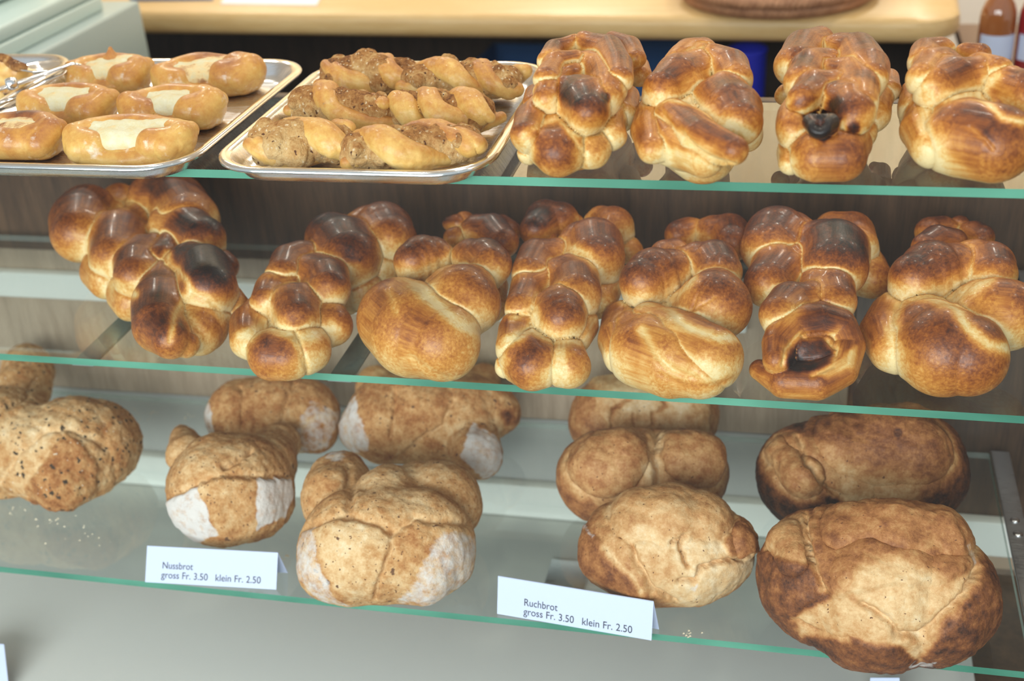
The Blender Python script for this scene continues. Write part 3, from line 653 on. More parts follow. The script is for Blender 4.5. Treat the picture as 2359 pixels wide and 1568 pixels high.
loaf('wheat_loaf', VU, [(6,[280,295,338],.93,[(420,485),(700,445),(900,450)]), (9.6,[190,225,215],.66,[(600,360),(780,350),(950,370)]), (8.6,[120,110],.56,[(300,400),(390,500)])], M_RUCH,
 'darkest brown wheat loaf behind the biggest one, next to the metal strip',
 [('flap',[(370,300),(430,200),(700,120),(1000,120),(1130,260),(1160,430),(1060,600),(760,670),(600,610),(430,450)],.68,.004,40),
  ('tone',[(430,330),(600,380),(760,460),(1000,500),(980,640),(600,610),(450,460)],.34,130,.85),
  ('flap',[(190,360),(250,280),(360,260),(400,430),(570,610),(470,600),(300,480)],.55,.003,30),
  ('crack',[(370,290),(390,400),(480,520),(610,610)],14,.006,.35),('tone',[(560,590),(760,580),(900,640),(700,680)],.22,50,.8),('spot',880,275,18,.95)], GW, 2, k=.007, seam=.004, crease=.005, pale=.34)
loaf('wheat_loaf', VS, [(5.3,[252,312,307,262],.54,[(720,1022),(860,1022),(1040,1022),(1135,1032)]), (8.6,[200,225,190],.42,[(820,900),(960,900),(1100,900)]), (7.2,[120,110],.62,[(1290,960),(1300,1000)])], M_RUCH,
 'pale torn brown wheat loaf at the front, touching the tilted price card',
 [('tone',[(520,960),(640,830),(900,720),(1200,740),(1330,870),(1240,980),(1000,960),(760,1000),(620,1020)],.40,80,.8),
  ('flap',[(430,1050),(500,900),(620,1030),(760,1160),(860,1290),(650,1250),(470,1170)],.66,.003,35),('flap',[(1240,990),(1320,860),(1420,980),(1410,1060),(1270,1065)],.64,.004,22),
  ('tone',[(760,900),(1000,980),(1230,1000),(1290,1090),(1400,1080),(1390,1190),(1200,1320),(980,1340),(840,1210),(790,1060),(740,1000)],.12,60,.9),
  ('tone',[(800,1060),(960,1010),(990,1200),(860,1180)],.34,70,.8),('crack',[(970,1000),(1040,960),(1010,1010),(1030,1080),(1050,1120)],12,.010,.28),('crack',[(1010,1190),(1090,1190),(1120,1120),(1280,1085),(1410,1055)],12,.010,.26),
  ('crack',[(745,1000),(790,1120),(850,1230),(970,1310)],15,.007,.3),('crack',[(600,1020),(740,1150),(800,1250)],10,.002,.25),('tone',[(700,790),(1000,760),(1150,820),(800,860)],.30,60,.6),('flour',[(495,880),(550,960),(540,980),(490,900)],.6,14),('flour',[(1060,1230),(1110,1200),(1090,1250)],.6,14)], GW, 3, k=.008, seam=.003, crease=.005, pale=.25)
loaf('wheat_loaf', VS, [(5.5,[245,255,245],.64,[(595,640),(800,640),(1020,625)]), (8.2,[185,190],.50,[(590,580),(690,570)]), (8.2,[170,165],.53,[(1020,555),(1090,560)])], M_RUCH,
 'brown wheat loaf with one deep crease down its top, behind the pale torn loaf',
 [('flap',[(400,560),(520,430),(700,385),(870,410),(880,700),(560,760),(440,660)],.48,.002,40),('flap',[(900,430),(1100,385),(1240,480),(1250,590),(1150,720),(910,710)],.52,.002,40),
  ('tone',[(640,420),(860,430),(850,560),(700,600)],.58,70,.8),('crack',[(885,380),(870,520),(905,600),(900,720)],24,.010,.22),('tone',[(790,560),(890,580),(900,700),(800,680)],.12,60,.8)], GW, 4, k=.008, seam=.004, crease=.005, pale=.28)
loaf('wheat_loaf', VS, [(5.2,[225,235,215],.56,[(640,330),(820,310),(1000,315)])], M_RUCH,
 'rearmost brown wheat loaf with a crazed pale top under the middle shelf',
 [('flap',[(540,100),(700,60),(1000,80),(1160,230),(1170,420),(880,440),(640,400),(570,290)],.34,.003,30),('tone',[(600,190),(800,150),(1100,230),(1000,320),(700,300)],.12,60,.8),
  ('crack',[(640,380),(650,280),(740,230)],9,.005,.5),('crack',[(860,360),(870,300),(920,280),(910,230)],8,.004,.5),('crack',[(760,380),(755,300)],8,.003,.45)], GW, 5)
loaf('nut_loaf', VP, [(4.8,[320,340,320],.40,[(1290,1080),(1450,1080),(1650,1075)]), (5.5,[190,215],.42,[(1195,730),(1195,820)]), (5.5,[225,255],.38,[(1660,830),(1765,850)]), (7,[220],.34,[(1480,840)]),
 (3.8,[245,255],.40,[(1190,1170),(1260,1175)]), (4,[255,255],.42,[(1640,1160),(1715,1120)])], M_NUSS,
 'largest floured nut loaf at the shelf front between the two price cards',
 [('tone',[(1040,960),(1280,920),(1430,970),(1480,1100),(1440,1250),(1370,1390),(1250,1400),(1170,1330),(1080,1150)],.20,50,.8),('flour',[(900,1030),(1040,960),(1065,1150),(1170,1380),(1250,1430),(1080,1400),(940,1240)],.62,30),
  ('flour',[(1780,1000),(2000,1030),(1990,1160),(1900,1340),(1760,1430),(1520,1420),(1650,1250),(1740,1080)],.66,50),('flour',[(1090,520),(1230,540),(1220,600),(1120,590)],.6,25),
  ('crack',[(1250,640),(1260,800),(1240,920)],22,.007,.34),('crack',[(980,980),(1200,900),(1420,950),(1500,1010),(1620,920),(1960,960)],22,.006,.32),('crack',[(1495,990),(1490,1100),(1440,1250),(1395,1390)],14,.006,.30),
  ('tone',[(1300,660),(1500,600),(1800,680),(1700,880),(1400,900)],.30,120,.8),('tone',[(1060,1150),(1170,1330),(1250,1400),(1150,1400)],.5,40,.6)], GN, 1, k=.008, pale=.3)
loaf('nut_loaf', VP, [(5,[290,330,320],.44,[(500,760),(560,760),(615,755)]), (6,[130,50],.42,[(340,560),(296,440)]), (6,[170,130],.44,[(790,610),(845,510)])], M_NUSS,
 'small nut loaf with two bright flour patches behind the upright price card',
 [('flour',[(205,840),(390,740),(430,850),(510,1000),(350,1060),(250,1010)],.98,16),('flour',[(722,690),(905,705),(925,790),(870,900),(715,985)],.95,16),('tone',[(390,740),(720,710),(712,1040),(560,1060),(500,990)],.36,40,.8),
  ('flap',[(200,840),(390,740),(560,700),(920,700),(930,900),(760,1060),(500,1080),(280,1010)],None,.004,36),('crack',[(540,640),(620,590),(700,540)],15,.007,.3),('crack',[(200,820),(400,715),(560,670),(900,690)],16,.004,.34),('tone',[(250,520),(600,470),(860,620),(620,660),(300,700)],.30,90,.7)], GN, 2, k=.008, pale=.3)
loaf('nut_loaf', VP, [(5,[205,225,210],.46,[(640,340),(800,320),(985,335)]), (4,[150,135],.5,[(1020,400),(1055,425)]), (4.5,[120],.46,[(560,340)])], M_NUSS,
 'rearmost small nut loaf with one greyish flour patch under the middle shelf',
 [('flour',[(935,440),(1040,245),(1210,340),(1130,520),(950,570)],.52,22),('flour',[(390,310),(450,245),(475,440),(400,440)],.8,18),('crack',[(930,170),(880,280),(860,400)],20,.007,.35),('crack',[(630,180),(640,300),(640,420)],12,.004,.4),('tone',[(500,260),(640,160),(860,250),(800,420),(560,420)],.52,90,.6)], GN, 3, k=.008, pale=.3)
loaf('nut_loaf', VP, [(5,[250,285,260],.46,[(1480,370),(1690,340),(1890,340)]), (4,[150,150],.44,[(1950,480),(1980,560)]), (5.5,[165],.5,[(2065,310)]), (7,[100],.55,[(2020,140)]), (6.5,[120],.44,[(1400,180)]), (4,[130],.44,[(1325,420)])], M_NUSS,
 'wide nut loaf lying behind the largest one, with flour at both corners',
 [('flour',[(1190,330),(1275,235),(1340,400),(1365,540),(1250,550),(1180,500)],.8,22),('flour',[(1955,380),(2160,510),(2110,640),(2030,730),(1880,580)],.85,20),('crack',[(1515,210),(1505,360),(1480,460)],14,.006,.42),('crack',[(1850,250),(1790,400),(1650,490),(1550,570)],14,.006,.30),
  ('spot',2170,350,50,.85),('tone',[(1340,420),(1500,380),(1540,540),(1380,540)],.36,60,.6),('tone',[(1930,60),(2090,20),(2100,160),(1980,150)],.66,50,.7)], GN, 4, k=.008, pale=.3)
tag(dough('seeded_loaf', VL, ZB, [(5,[320,360,300],.36,[(300,830),(500,800),(640,765)]), (5,[380],.36,[(50,760)]), (5.5,[170,180],.38,[(190,265),(150,400)]), (3.5,[200],.42,[(430,1010)]), (5,[250],.36,[(-200,700)])], M_SEED,
 marks=[('flap',[(440,690),(560,790),(660,930),(630,1060),(480,1210),(240,1190),(165,1060),(330,840)],.54,.004,30),('crack',[(0,1000),(120,820),(300,690),(470,650),(700,780)],22,.005,.22),('tone',[(0,640),(200,540),(480,600),(300,760),(60,900)],.18,120,.8),
  ('tone',[(640,640),(820,470),(960,700),(900,950),(720,900)],.46,80,.6),('crack',[(60,520),(180,440),(230,340)],18,.005,.26)],
 h=.0017, k=.009, crease=.004, pale=.28, lump=.003, rough=.0009, tonegrad=0, seed=6, streak=(40, 90), jit=1.5), 'seeded star-shaped loaf speckled with dark seeds on the lowest shelf', 'bread')

# ------------------------------------------------------------------ trays
def rrect(x0, x1, y0, y1, r, n=10):
    pts = []
    for cx, cy, a0 in ((x1-r, y1-r, 0), (x0+r, y1-r, 90), (x0+r, y0+r, 180), (x1-r, y0+r, 270)):
        for i in range(n+1):
            a = math.radians(a0+90*i/n); pts.append((cx+r*math.cos(a), cy+r*math.sin(a)))
    return pts
def tray(x0, x1, y0, y1, label, z=ZT):
    t = empty('serving_tray', ((x0+x1)/2, (y0+y1)/2, z)); tag(t, label, 'tray', 'steel serving trays')
    def loft(name, prof, mat, closed=True):
        vs = []; fs = []; n = None
        for ins, zz in prof:
            L = rrect(x0+ins, x1-ins, y0+ins, y1-ins, max(.055-ins, .012)); n = len(L)
            vs += [(px_, py_, z+zz) for px_, py_ in L]
        for i in range(len(prof)-1):
            for k in range(n): fs.append((i*n+k, i*n+(k+1) % n, (i+1)*n+(k+1) % n, (i+1)*n+k))
        if closed: fs.append(tuple(range((len(prof)-1)*n, len(prof)*n)))
        return vs, fs, n
    vs, fs, n = loft('pan', [(.011,.0195),(.014,.0165),(.019,.009),(.023,.0045),(.030,.0028)], M_STEEL)
    v2, f2, _ = loft('pan', [(.011,.0180),(.0125,.0155),(.0175,.008),(.022,.0025),(.028,.0006)], M_STEEL)
    k = len(vs); vs += v2; fs += [tuple(k+i for i in reversed(f)) for f in f2]
    meshobj('pan', vs, fs, M_STEEL, t, True)
    ring = [(.0112,.0195),(.008,.0212),(.004,.0216),(.0012,.0206),(0,.0188),(.0006,.0172),(.003,.0168),(.0112,.0182)]
    vs, fs, n = loft('rim', ring, M_CHROME, False); meshobj('rim', vs, fs, M_CHROME, t, True)
    return t
fl = UZ(487, 360, .021); fr = UZ(1190, 325, .021); br = UZ(1240, 180, .021); fy = UZ(830, 397, .021)[1]; by = UZ(960, 139, .021)[1]
TX0, TX1 = fl[0], (fr[0]+br[0])/2
tray(TX0, TX1, fy, by, 'steel tray of crumbly nut twists beside the braided loaves')
r2 = UZ(686, 170, .021)[0]
TW = TX1-TX0
f2y = UZ(200, 386, .021)[1]; b2y = UZ(480, 134, .021)[1]
tray(-.818, r2, f2y, b2y, 'steel tray of quark pastries in front of the grey scale')
r1 = UZ(160, 150, .021)[0]; b1y = UZ(60, 123, .021)[1]
r1 = -.8225
tray(r1-TW, r1, b1y-.31, b1y, 'steel tray with the snail bun and the serving tongs, mostly out of view')

# ------------------------------------------------------------------ quark pastries and nut twists
ZP = .0030
VQ = (0, 0, 2.949); VN = (450, 60, 2.775); VX = (0, 0, 5.9)
def pastry(kind, view, D, Fl, label, group, dmat, fmat, fname, seed, fk=.010, fr=.0006, marks=(), fh=.0013):
    c = np.mean([UZ(view[0]+x/view[2], view[1]+y/view[2], ZP) for l in D for x, y in l[3]], 0)
    e = empty(kind, (c[0], c[1], ZP)); tag(e, label, 'pastry', group)
    dough('dough', view, ZP, D, dmat, h=.0014, k=.004, crease=.004, pale=.22, lump=.0012, core=(.012, .013, 3), parent=e, seed=seed, tonegrad=.06, marks=marks)
    o = dough(fname, view, ZP, Fl, fmat, h=fh, k=fk, crease=.002, pale=.3, lump=.0015, rough=fr, parent=e, seed=seed+5, tonegrad=.12, streak=(60, 80))
    return e
def boat(view, cx, cy, a, b, tl, tr, tf, tb, rot=0, endl=1, endr=1, dip=1.0, peak=0):
    """oval bun folded in at both ends round an open filling: dough lobes and filling lobes, in metres"""
    ox, oy, s = view
    C = UZ(ox+cx/s, oy+(cy+b*.18)/s, ZP+.013); m = MPP(C)/s
    A, D = a*m, max(.030, b*m*1.15)
    ca, sa = math.cos(rot), math.sin(rot)
    def W(u, v, h): return (C[0]+u*ca-v*sa, C[1]+u*sa+v*ca, ZP+h)
    r = .0135
    Lb = []
    ring = lambda t: (A-r*1.25)*math.cos(t), 
    def arc(t0, t1, n, hf, rf): 
        P, R = [], []
        for i in range(n):
            t = math.radians(t0+(t1-t0)*i/(n-1)); q = i/(n-1)
            rr = rf(q); P.append(W((A-rr)*math.cos(t), (D-rr)*math.sin(t), hf(q))); R.append(rr)
        return P, R
    bell = lambda q: math.sin(math.pi*q)
    P, R = arc(195, 345, 9, lambda q: .0145-.0062*dip*bell(q), lambda q: .0145-.0050*dip*bell(q)); Lb.append((tf, P, R))
    P, R = arc(160, 20, 9, lambda q: .0215+.004*bell(q), lambda q: .0125); Lb.append((tb, P, R))
    P, R = arc(145, 235, 6, lambda q: .0205-.004*q, lambda q: .0150*endl); Lb.append((tl, P, R))
    P, R = arc(35, -55, 6, lambda q: .0215-.004*q, lambda q: .0155*endr); Lb.append((tr, P, R))
    for vv in (-.4, 0, .4): Lb.append((.4, [W(-A*.66, D*vv, .0095), W(A*.66, D*vv, .0095)], [.0105, .0105]))
    # folded-over flaps at the ends
    Lb.append((tl, [W(-A*.66, -D*.55, .016), W(-A*.84, -D*.05, .025), W(-A*.90, D*.3, .024)], [.011, .0098*endl, .007]))
    Lb.append((tr, [W(A*.64, -D*.55, .017), W(A*.82, -D*.05, .026), W(A*.88, D*.3, .025)], [.012, .011*endr, .0075]))
    if peak: Lb.append((.62, [W(A*.05, D*.35, .028), W(A*.06, D*.4, .028+peak)], [.012, .003]))
    Fb = [(W(-A*.60, -D*.02, .0195), W(-A*.2, -D*.22, .0185), W(A*.2, -D*.22, .0185), W(A*.60, 0, .0205)), (W(-A*.50, D*.32, .0235), W(A*.52, D*.32, .0245))]
    Fr = [(.0105, .0140, .0140, .0105), (.0110, .0110)]
    return Lb, Fb, Fr
def quark(p, tf, label, seed, **kw):
    D, Fb, Fr = boat(VQ, *p, **kw)
    c = np.mean([q for l in D for q in l[1]], 0)
    e = empty('quark_pastry', (c[0], c[1], ZP)); tag(e, label, 'pastry', 'quark pastries on the steel tray')
    dough('dough', None, ZP, D, M_PAST, h=.0013, k=.006, seam=.0010, crease=.005, pale=.28, under=.5, lump=.0022, world=True, parent=e, seed=seed, tonegrad=.22)
    Fl = [(tf, list(P), list(R)) for P, R in zip(Fb, Fr)]+[(tf+.1, [np.array(Fb[0][1])+np.array([.006, .010, .0030])], [.010])]
    dough('quark_filling', None, ZP, Fl, M_QUARK, h=.0012, k=.008, crease=.003, pale=.1, lump=.0022, rough=.0006, world=True, parent=e, seed=seed+5, tonegrad=.05, streak=(60, 80))
    return e
quark((890, 960, 478, 160, .34, .40, .26, .40), .20, 'pale quark pastry at the tray front with a full cream filling', 1, rot=.05, dip=1.35)
quark((745, 512, 302, 145, .44, .50, .40, .48), .42, 'quark pastry with a browned pointed peak at the tray back by the tongs', 2, rot=.12, peak=.016)
quark((1415, 520, 385, 165, .46, .50, .40, .52), .56, 'quark pastry with browned filling at the tray corner nearest the nut twists', 3, rot=.14, endr=1.35)
quark((472, 725, 345, 150, .38, .50, .42, .48), .26, 'quark pastry directly behind the dark glazed one on the tray', 4, rot=.03)
quark((1188, 740, 370, 155, .58, .38, .46, .36), .20, 'quark pastry with a light filling directly behind the pale front one', 5, rot=.05, endr=1.15)
quark((150, 930, 315, 180, .60, .58, .56, .74), .70, 'dark glazed quark pastry at the tray front, partly outside the picture', 6, dip=-.3)
def twist(p0, p1, label, seed, turns=1.15, ph=0.0, R=.0150, tones=(.40, .34), nt=.5, hh=.0215, nuts=()):
    """two strips of dough wound round a nut paste core"""
    ox, oy, s = VN
    A = UZ(ox+p0[0]/s, oy+p0[1]/s, ZP+hh); B = UZ(ox+p1[0]/s, oy+p1[1]/s, ZP+hh); L = np.linalg.norm(B-A); t = (B-A)/L
    sd = np.array([-t[1], t[0], 0]); up = np.array([0, 0, 1.])
    e = empty('nut_twist', tuple((A+B)/2*np.array([1, 1, 0])+np.array([0, 0, ZP]))); tag(e, label, 'pastry', 'nut twists on the steel tray')
    D = []
    for k in range(2):
        P, Rr = [], []; g_ = random.Random(seed*7+k); w1, w2, w3 = g_.random()*6, g_.random()*6, g_.random()*6
        for i in range(19):
            q = i/18; th = ph+math.pi*k*(.9+.2*g_.random()*0)+q*turns*2*math.pi+.45*math.sin(5*q+w1); rr = R*(.74+.26*math.sin(math.pi*q))*(1+.16*math.sin(8*q+w2))
            P.append(A+t*(L*q+.004*math.sin(7*q+w3))+sd*math.cos(th)*rr*1.40+up*math.sin(th)*rr*.84); Rr.append(.0108*(.66+.34*math.sin(math.pi*min(1, max(0, q*.9+.05))))*(1+.22*math.sin(9*q+w3)))
        D.append((tones[k], P, Rr))
        # doubled edge of the strip
        P2 = [p+t*.0085+up*.0015 for p in P]; D.append((tones[k]-.08, P2, [r*.82 for r in Rr]))
    dough('dough', None, ZP, D, M_TWIST, h=.0013, k=.004, seam=.0008, crease=.004, pale=.24, under=.5, lump=.0022, rough=.00035, world=True, parent=e, seed=seed, tonegrad=.26)
    Nn = [(nt, [A+t*L*.07, A+t*L*.5, A+t*L*.93], [.0165, .0195, .0165])]
    for u, v, h, r in nuts: Nn.append((nt-.1, [A+t*L*u+sd*v+up*h], [r]))
    for j in range(16):
        rng = random.Random(seed*20+j); q = rng.random(); an = rng.random()*6.28
        Nn.append((nt+rng.random()*.3-.1, [A+t*L*q+sd*math.cos(an)*.017+up*math.sin(an)*.013], [.0045+.0045*rng.random()]))
    dough('nut_filling', None, ZP, Nn, M_NUT, h=.0012, k=.003, crease=.002, pale=.3, lump=.0028, rough=.0017, world=True, parent=e, seed=seed+5, tonegrad=.25, streak=(60, 80))
    return e
twist((400, 745), (960, 735), 'nut twist at the tray corner with grey nut paste spilling out', 1, .8, 2.3, tones=(.42, .32), nt=.36, nuts=((.28, -.016, 0, .016), (.5, -.018, -.004, .014), (.1, -.012, -.006, .012)))
twist((990, 808), (1775, 752), 'long nut twist at the tray front with a shiny golden fold', 2, .9, 3.7, tones=(.52, .40), nt=.46, R=.0160)
twist((655, 490), (1205, 545), 'nut twist with a wide smooth band at the tray side facing the quark pastries', 3, .8, 3.3, tones=(.58, .46), nt=.50)
twist((840, 312), (1385, 312), 'darkest nut twist at the tray back heaped with crumbly nuts', 4, .9, 1.0, tones=(.54, .48), nt=.58, nuts=((.5, 0, .012, .016), (.66, -.008, .008, .016), (.7, -.016, -.002, .014)))
twist((1370, 350), (2035, 350), 'nut twist at the tray back corner beside the braided loaves', 5, 1.0, 3.5, tones=(.50, .44), nt=.44, nuts=((.35, .01, .014, .012),))
twist((1290, 525), (1855, 556), 'nut twist with a dark brown nut stripe in the tray middle', 6, 1.1, 2.2, tones=(.36, .44), nt=.54)
e = pastry('snail_bun', VX, [(1.3,[185,180],.5,[(40,1110),(290,1090)]),(2.4,[165,150],.45,[(40,980),(240,980)]),(3.6,[110],.42,[(60,850)]),(2,[160],.5,[(-250,1050)])],
 [(3.5,[70,80,60],.7,[(130,850),(230,900),(330,910)]),(4.2,[60],.7,[(30,790)])], 'browned snail bun beside the tongs on the tray at the picture edge', None, M_PAST, M_NUT, 'nut_filling', 9)
# yellow fruit piece on that tray
tag(dough('lemon_bun', VX, ZP, [(1.6,[75,75],.05,[(-10,1330),(-80,1340)])], M_PAST, h=.0016), 'small yellow bun just showing on the tongs tray', 'pastry')

# ------------------------------------------------------------------ serving tongs
tg = empty('serving_tongs', tuple(UZ(60, 190, .03))); tag(tg, 'steel serving tongs lying across two trays behind the quark pastries', 'tongs')
def X(x, y, h): return UZ(x/5.9, y/5.9, h*.01)
tube('arm', [X(-260, 1320, 3.4), X(0, 1205, 3.6), X(260, 1120, 3.8), X(600, 1010, 4.0), X(860, 905, 4.2), X(1000, 862, 4.4), X(1110, 880, 4.2)], [.0045, .0045, .0055, .005, .0035, .003, .002], M_CHROME, tg, 14, .45)
tube('arm', [X(-300, 1500, 2.6), X(200, 1330, 2.6), X(520, 1180, 2.7), X(720, 1060, 2.9), X(830, 1020, 3.0), X(930, 930, 3.1), X(950, 880, 3.1)], [.0042, .0045, .0045, .004, .003, .0022, .002], M_CHROME, tg, 14, .5)
c = X(590, 930, 3.5)
vs = []; fs = []
for i, (rr, zz) in enumerate([(0, -.004), (.008, -.0035), (.014, -.001), (.018, .0015), (.019, .0030), (.0175, .0033), (.013, .0008), (.007, -.0015), (0, -.002)]):
    for k in range(28):
        a = 2*math.pi*k/28; wv = 1+.05*math.cos(8*a)*(rr > .012); vs.append((c[0]+rr*wv*1.35*math.cos(a), c[1]+rr*wv*1.1*math.sin(a), c[2]+zz))
    if i:
        for k in range(28): fs.append(((i-1)*28+k, (i-1)*28+(k+1) % 28, i*28+(k+1) % 28, i*28+k))
meshobj('scoop', vs, fs, M_CHROME, tg, True)
p0, p1 = X(90, 1150, 4.0), X(230, 1120, 4.1)
tube('locking_ring', [p0, p0*.7+p1*.3, p0*.4+p1*.6, p1], [.0058, .0068, .0068, .0058], M_CHROME, tg, 16)

# ------------------------------------------------------------------ price cards
M_PAPER = plain('white_card', (.54, .60, .78), .6); M_INK = plain('black_ink', (.035, .035, .045), .7)
FONT = None
def card(q, label, lines, hz=.034):
    bl, br = UZ(*q[3], ZB+.0006), UZ(*q[2], ZB+.0006)
    tl, tr = UZ(*q[0], ZB+hz), UZ(*q[1], ZB+hz)
    # true rectangle: baseline + mean up vector
    ex = Vector(br-bl); wdt = ex.length; ex.normalize()
    up = Vector(((tl-bl)+(tr-br))/2); up = up-ex*up.dot(ex); hgt = up.length; up.normalize()
    nrm = ex.cross(up); nrm.normalize()
    o = empty('price_card', tuple(bl)); tag(o, label, 'price card', 'folded price cards')
    B = Vector(bl)
    def sheet(name, a, b_, c_, d, th=.0005):
        n = (b_-a).cross(d-a).normalized()*th
        v = [a, b_, c_, d, a-n, b_-n, c_-n, d-n]
        return meshobj(name, v, [(0,1,2,3),(7,6,5,4),(0,4,5,1),(1,5,6,2),(2,6,7,3),(3,7,4,0)], M_PAPER, o)
    a, b_, c_, d = B, B+ex*wdt, B+ex*wdt+up*hgt, B+up*hgt
    sheet('front_panel', a, b_, c_, d)
    back = Vector((-ex.y, ex.x, 0)).normalized()*.007
    top = d; bz = Vector((0, 0, ZB+.0006-top.z))
    sheet('back_panel', top, c_, c_+back+bz+ex*.004, top+back+bz+ex*.004)
    for txt, fx, fy, size in lines:
        cu = bpy.data.curves.new('txt', 'FONT'); cu.body = txt; cu.size = size*hgt; cu.extrude = .00008; cu.resolution_u = 6
        to = bpy.data.objects.new('tmp', cu); COL.objects.link(to); bpy.context.view_layer.update()
        me = bpy.data.meshes.new_from_object(to.evaluated_get(bpy.context.evaluated_depsgraph_get()))
        bpy.data.objects.remove(to)
        xs = [v.co.x for v in me.vertices]; w0 = max(xs)-min(xs)
        Mx = Matrix((( *ex, 0), (*up, 0), (*nrm, 0), (0, 0, 0, 1))).transposed()
        sc = fx[1]*wdt/w0
        me.transform(Matrix.Diagonal((sc, 1, 1, 1)))
        me.transform(Mx)
        P = B+ex*(fx[0]*wdt)+up*((1-fy)*hgt)+nrm*.0002
        me.transform(Matrix.Translation(P))
        t = link('lettering', me, M_INK); put(t, o)
    return o
Z2 = lambda v: [(v[0]+x/v[2], v[1]+y/v[2]) for x, y in ((0, 0),)]
def q4(v, *pts): return [(v[0]+x/v[2], v[1]+y/v[2]) for x, y in pts]
card(q4(VP, (90, 1083), (845, 1122), (835, 1335), (85, 1292)), 'white folded price card reading Nussbrot on the lowest shelf',
     [('Nussbrot', (.125, .233), .60, .265), ('gross Fr. 3.50', (.122, .357), .86, .265), ('klein Fr. 2.50', (.535, .342), .86, .265)])
card(q4(VS, (52, 1168), (876, 1302), (855, 1510), (35, 1368)), 'white folded price card reading Ruchbrot, tilted at the shelf edge',
     [('Ruchbrot', (.175, .218), .66, .265), ('gross Fr. 3.50', (.175, .330), .90, .265), ('klein Fr. 2.50', (.555, .318), .90, .265)], .042)
def small_card(q, z, label):
    a, b_ = UZ(*q[3], z+.0005), UZ(*q[2], z+.0005); c_, d = UZ(*q[1], z+.04), UZ(*q[0], z+.04)
    n = Vector((0, .0006, 0)); v = [Vector(t) for t in (a, b_, c_, d)]; v += [t+n for t in v]
    o = meshobj('paper_tag', v, [(0,1,2,3),(7,6,5,4),(0,4,5,1),(1,5,6,2),(2,6,7,3),(3,7,4,0)], M_PAPER)
    return tag(o, label, 'price card', 'blank paper tags on the case floor')
small_card([(-120, 1470), (9, 1484), (22, 1600), (-120, 1590)], ZDECK, 'white paper tag standing on the grey case floor below the seeded loaf')
small_card([(2005, 1561), (2072, 1561), (2076, 1625), (2000, 1625)], ZDECK, 'white paper tag on the case floor below the biggest brown loaf')
pl = UZ(1300, 1332, ZB-.02)
hg = box('hinge_plate', pl[0]-.022, pl[0]+.030, pl[1]-.030, pl[1]+.030, ZDECK+.0005, ZDECK+.004, M_ALU, None, .0005)
pd = UZ(1300, 1330, ZDECK); hg.location += Vector((pd[0]-pl[0], pd[1]-pl[1], 0)); put(hg, case)

# ------------------------------------------------------------------ counter behind
M_PINE = wood('pine_top', (.58, .355, .130), (.72, .50, .235), (.6, 7, 7), .38, knots=True)
cA = UY(345, 78, 1.07); cB = UY(2212, 106, 1.0)
zc = (cA[2]+cB[2])/2
ct = empty('counter', (-.5, 1.3, ZFLOOR)); tag(ct, 'pale pine counter with rounded corner standing behind the display case', 'counter')
dx = Vector((cB[0]-cA[0], cB[1]-cA[1], 0)).normalized(); dy = Vector((-dx.y, dx.x, 0))
Bc = Vector((cB[0], cB[1], 0))
def cpt(u, v, z): p = Bc-dx*u+dy*v; return Vector((p.x, p.y, z))
TC = .040; R = .07; outl = [(0, .62), (2.3, .62), (2.3, 0)]
outl = [(2.3, .0)]+[(R-R*math.sin(math.radians(a)), R-R*math.cos(math.radians(a))) for a in range(0, 91, 10)]+[(0, .62), (2.3, .62)]
ins = [(0.010, 0), (0.002, .006), (0, .014), (0, TC-.014), (.002, TC-.006), (.010, TC)]
vs = []; fs = []; n = len(outl)
cxm = (1.15, .31)
for i_, zz in ins:
    for u_, v_ in outl:
        uu = u_+(i_ if u_ < 1.15 else -i_); vv = v_+(i_ if v_ < .31 else -i_); vs.append(cpt(uu, vv, zc+zz))
for i in range(len(ins)-1):
    for k in range(n): fs.append((i*n+k, i*n+(k+1) % n, (i+1)*n+(k+1) % n, (i+1)*n+k))
fs.append(tuple(range(n-1, -1, -1))); fs.append(tuple(range((len(ins)-1)*n, len(ins)*n)))
meshobj('worktop', vs, fs, M_PINE, ct, True).data.set_sharp_from_angle(angle=math.radians(40))
M_UNDER = wood('dark_cabinet', (.030, .020, .015), (.080, .048, .032), (6, 6, .8), .6)
def slab(name, u0, u1, v0, v1, z0, z1, mat, parent):
    P = [cpt(u0, v0, z0), cpt(u1, v0, z0), cpt(u1, v1, z0), cpt(u0, v1, z0)]
    vs = P+[p+Vector((0, 0, z1-z0)) for p in P]
    return meshobj(name, vs, [(0,1,2,3),(7,6,5,4),(0,4,5,1),(1,5,6,2),(2,6,7,3),(3,7,4,0)], mat, parent)
slab('back_board', .03, 2.25, .50, .52, ZFLOOR, zc-.001, M_UNDER, ct)
slab('under_shelf', .05, 2.25, .06, .499, zc-.34, zc-.32, M_UNDER, ct)
slab('side_board', .03, .05, .06, .499, ZFLOOR, zc-.001, M_UNDER, ct)
slab('side_board', 2.23, 2.25, .06, .499, ZFLOOR, zc-.001, M_UNDER, ct)
ZS_ = zc-.319
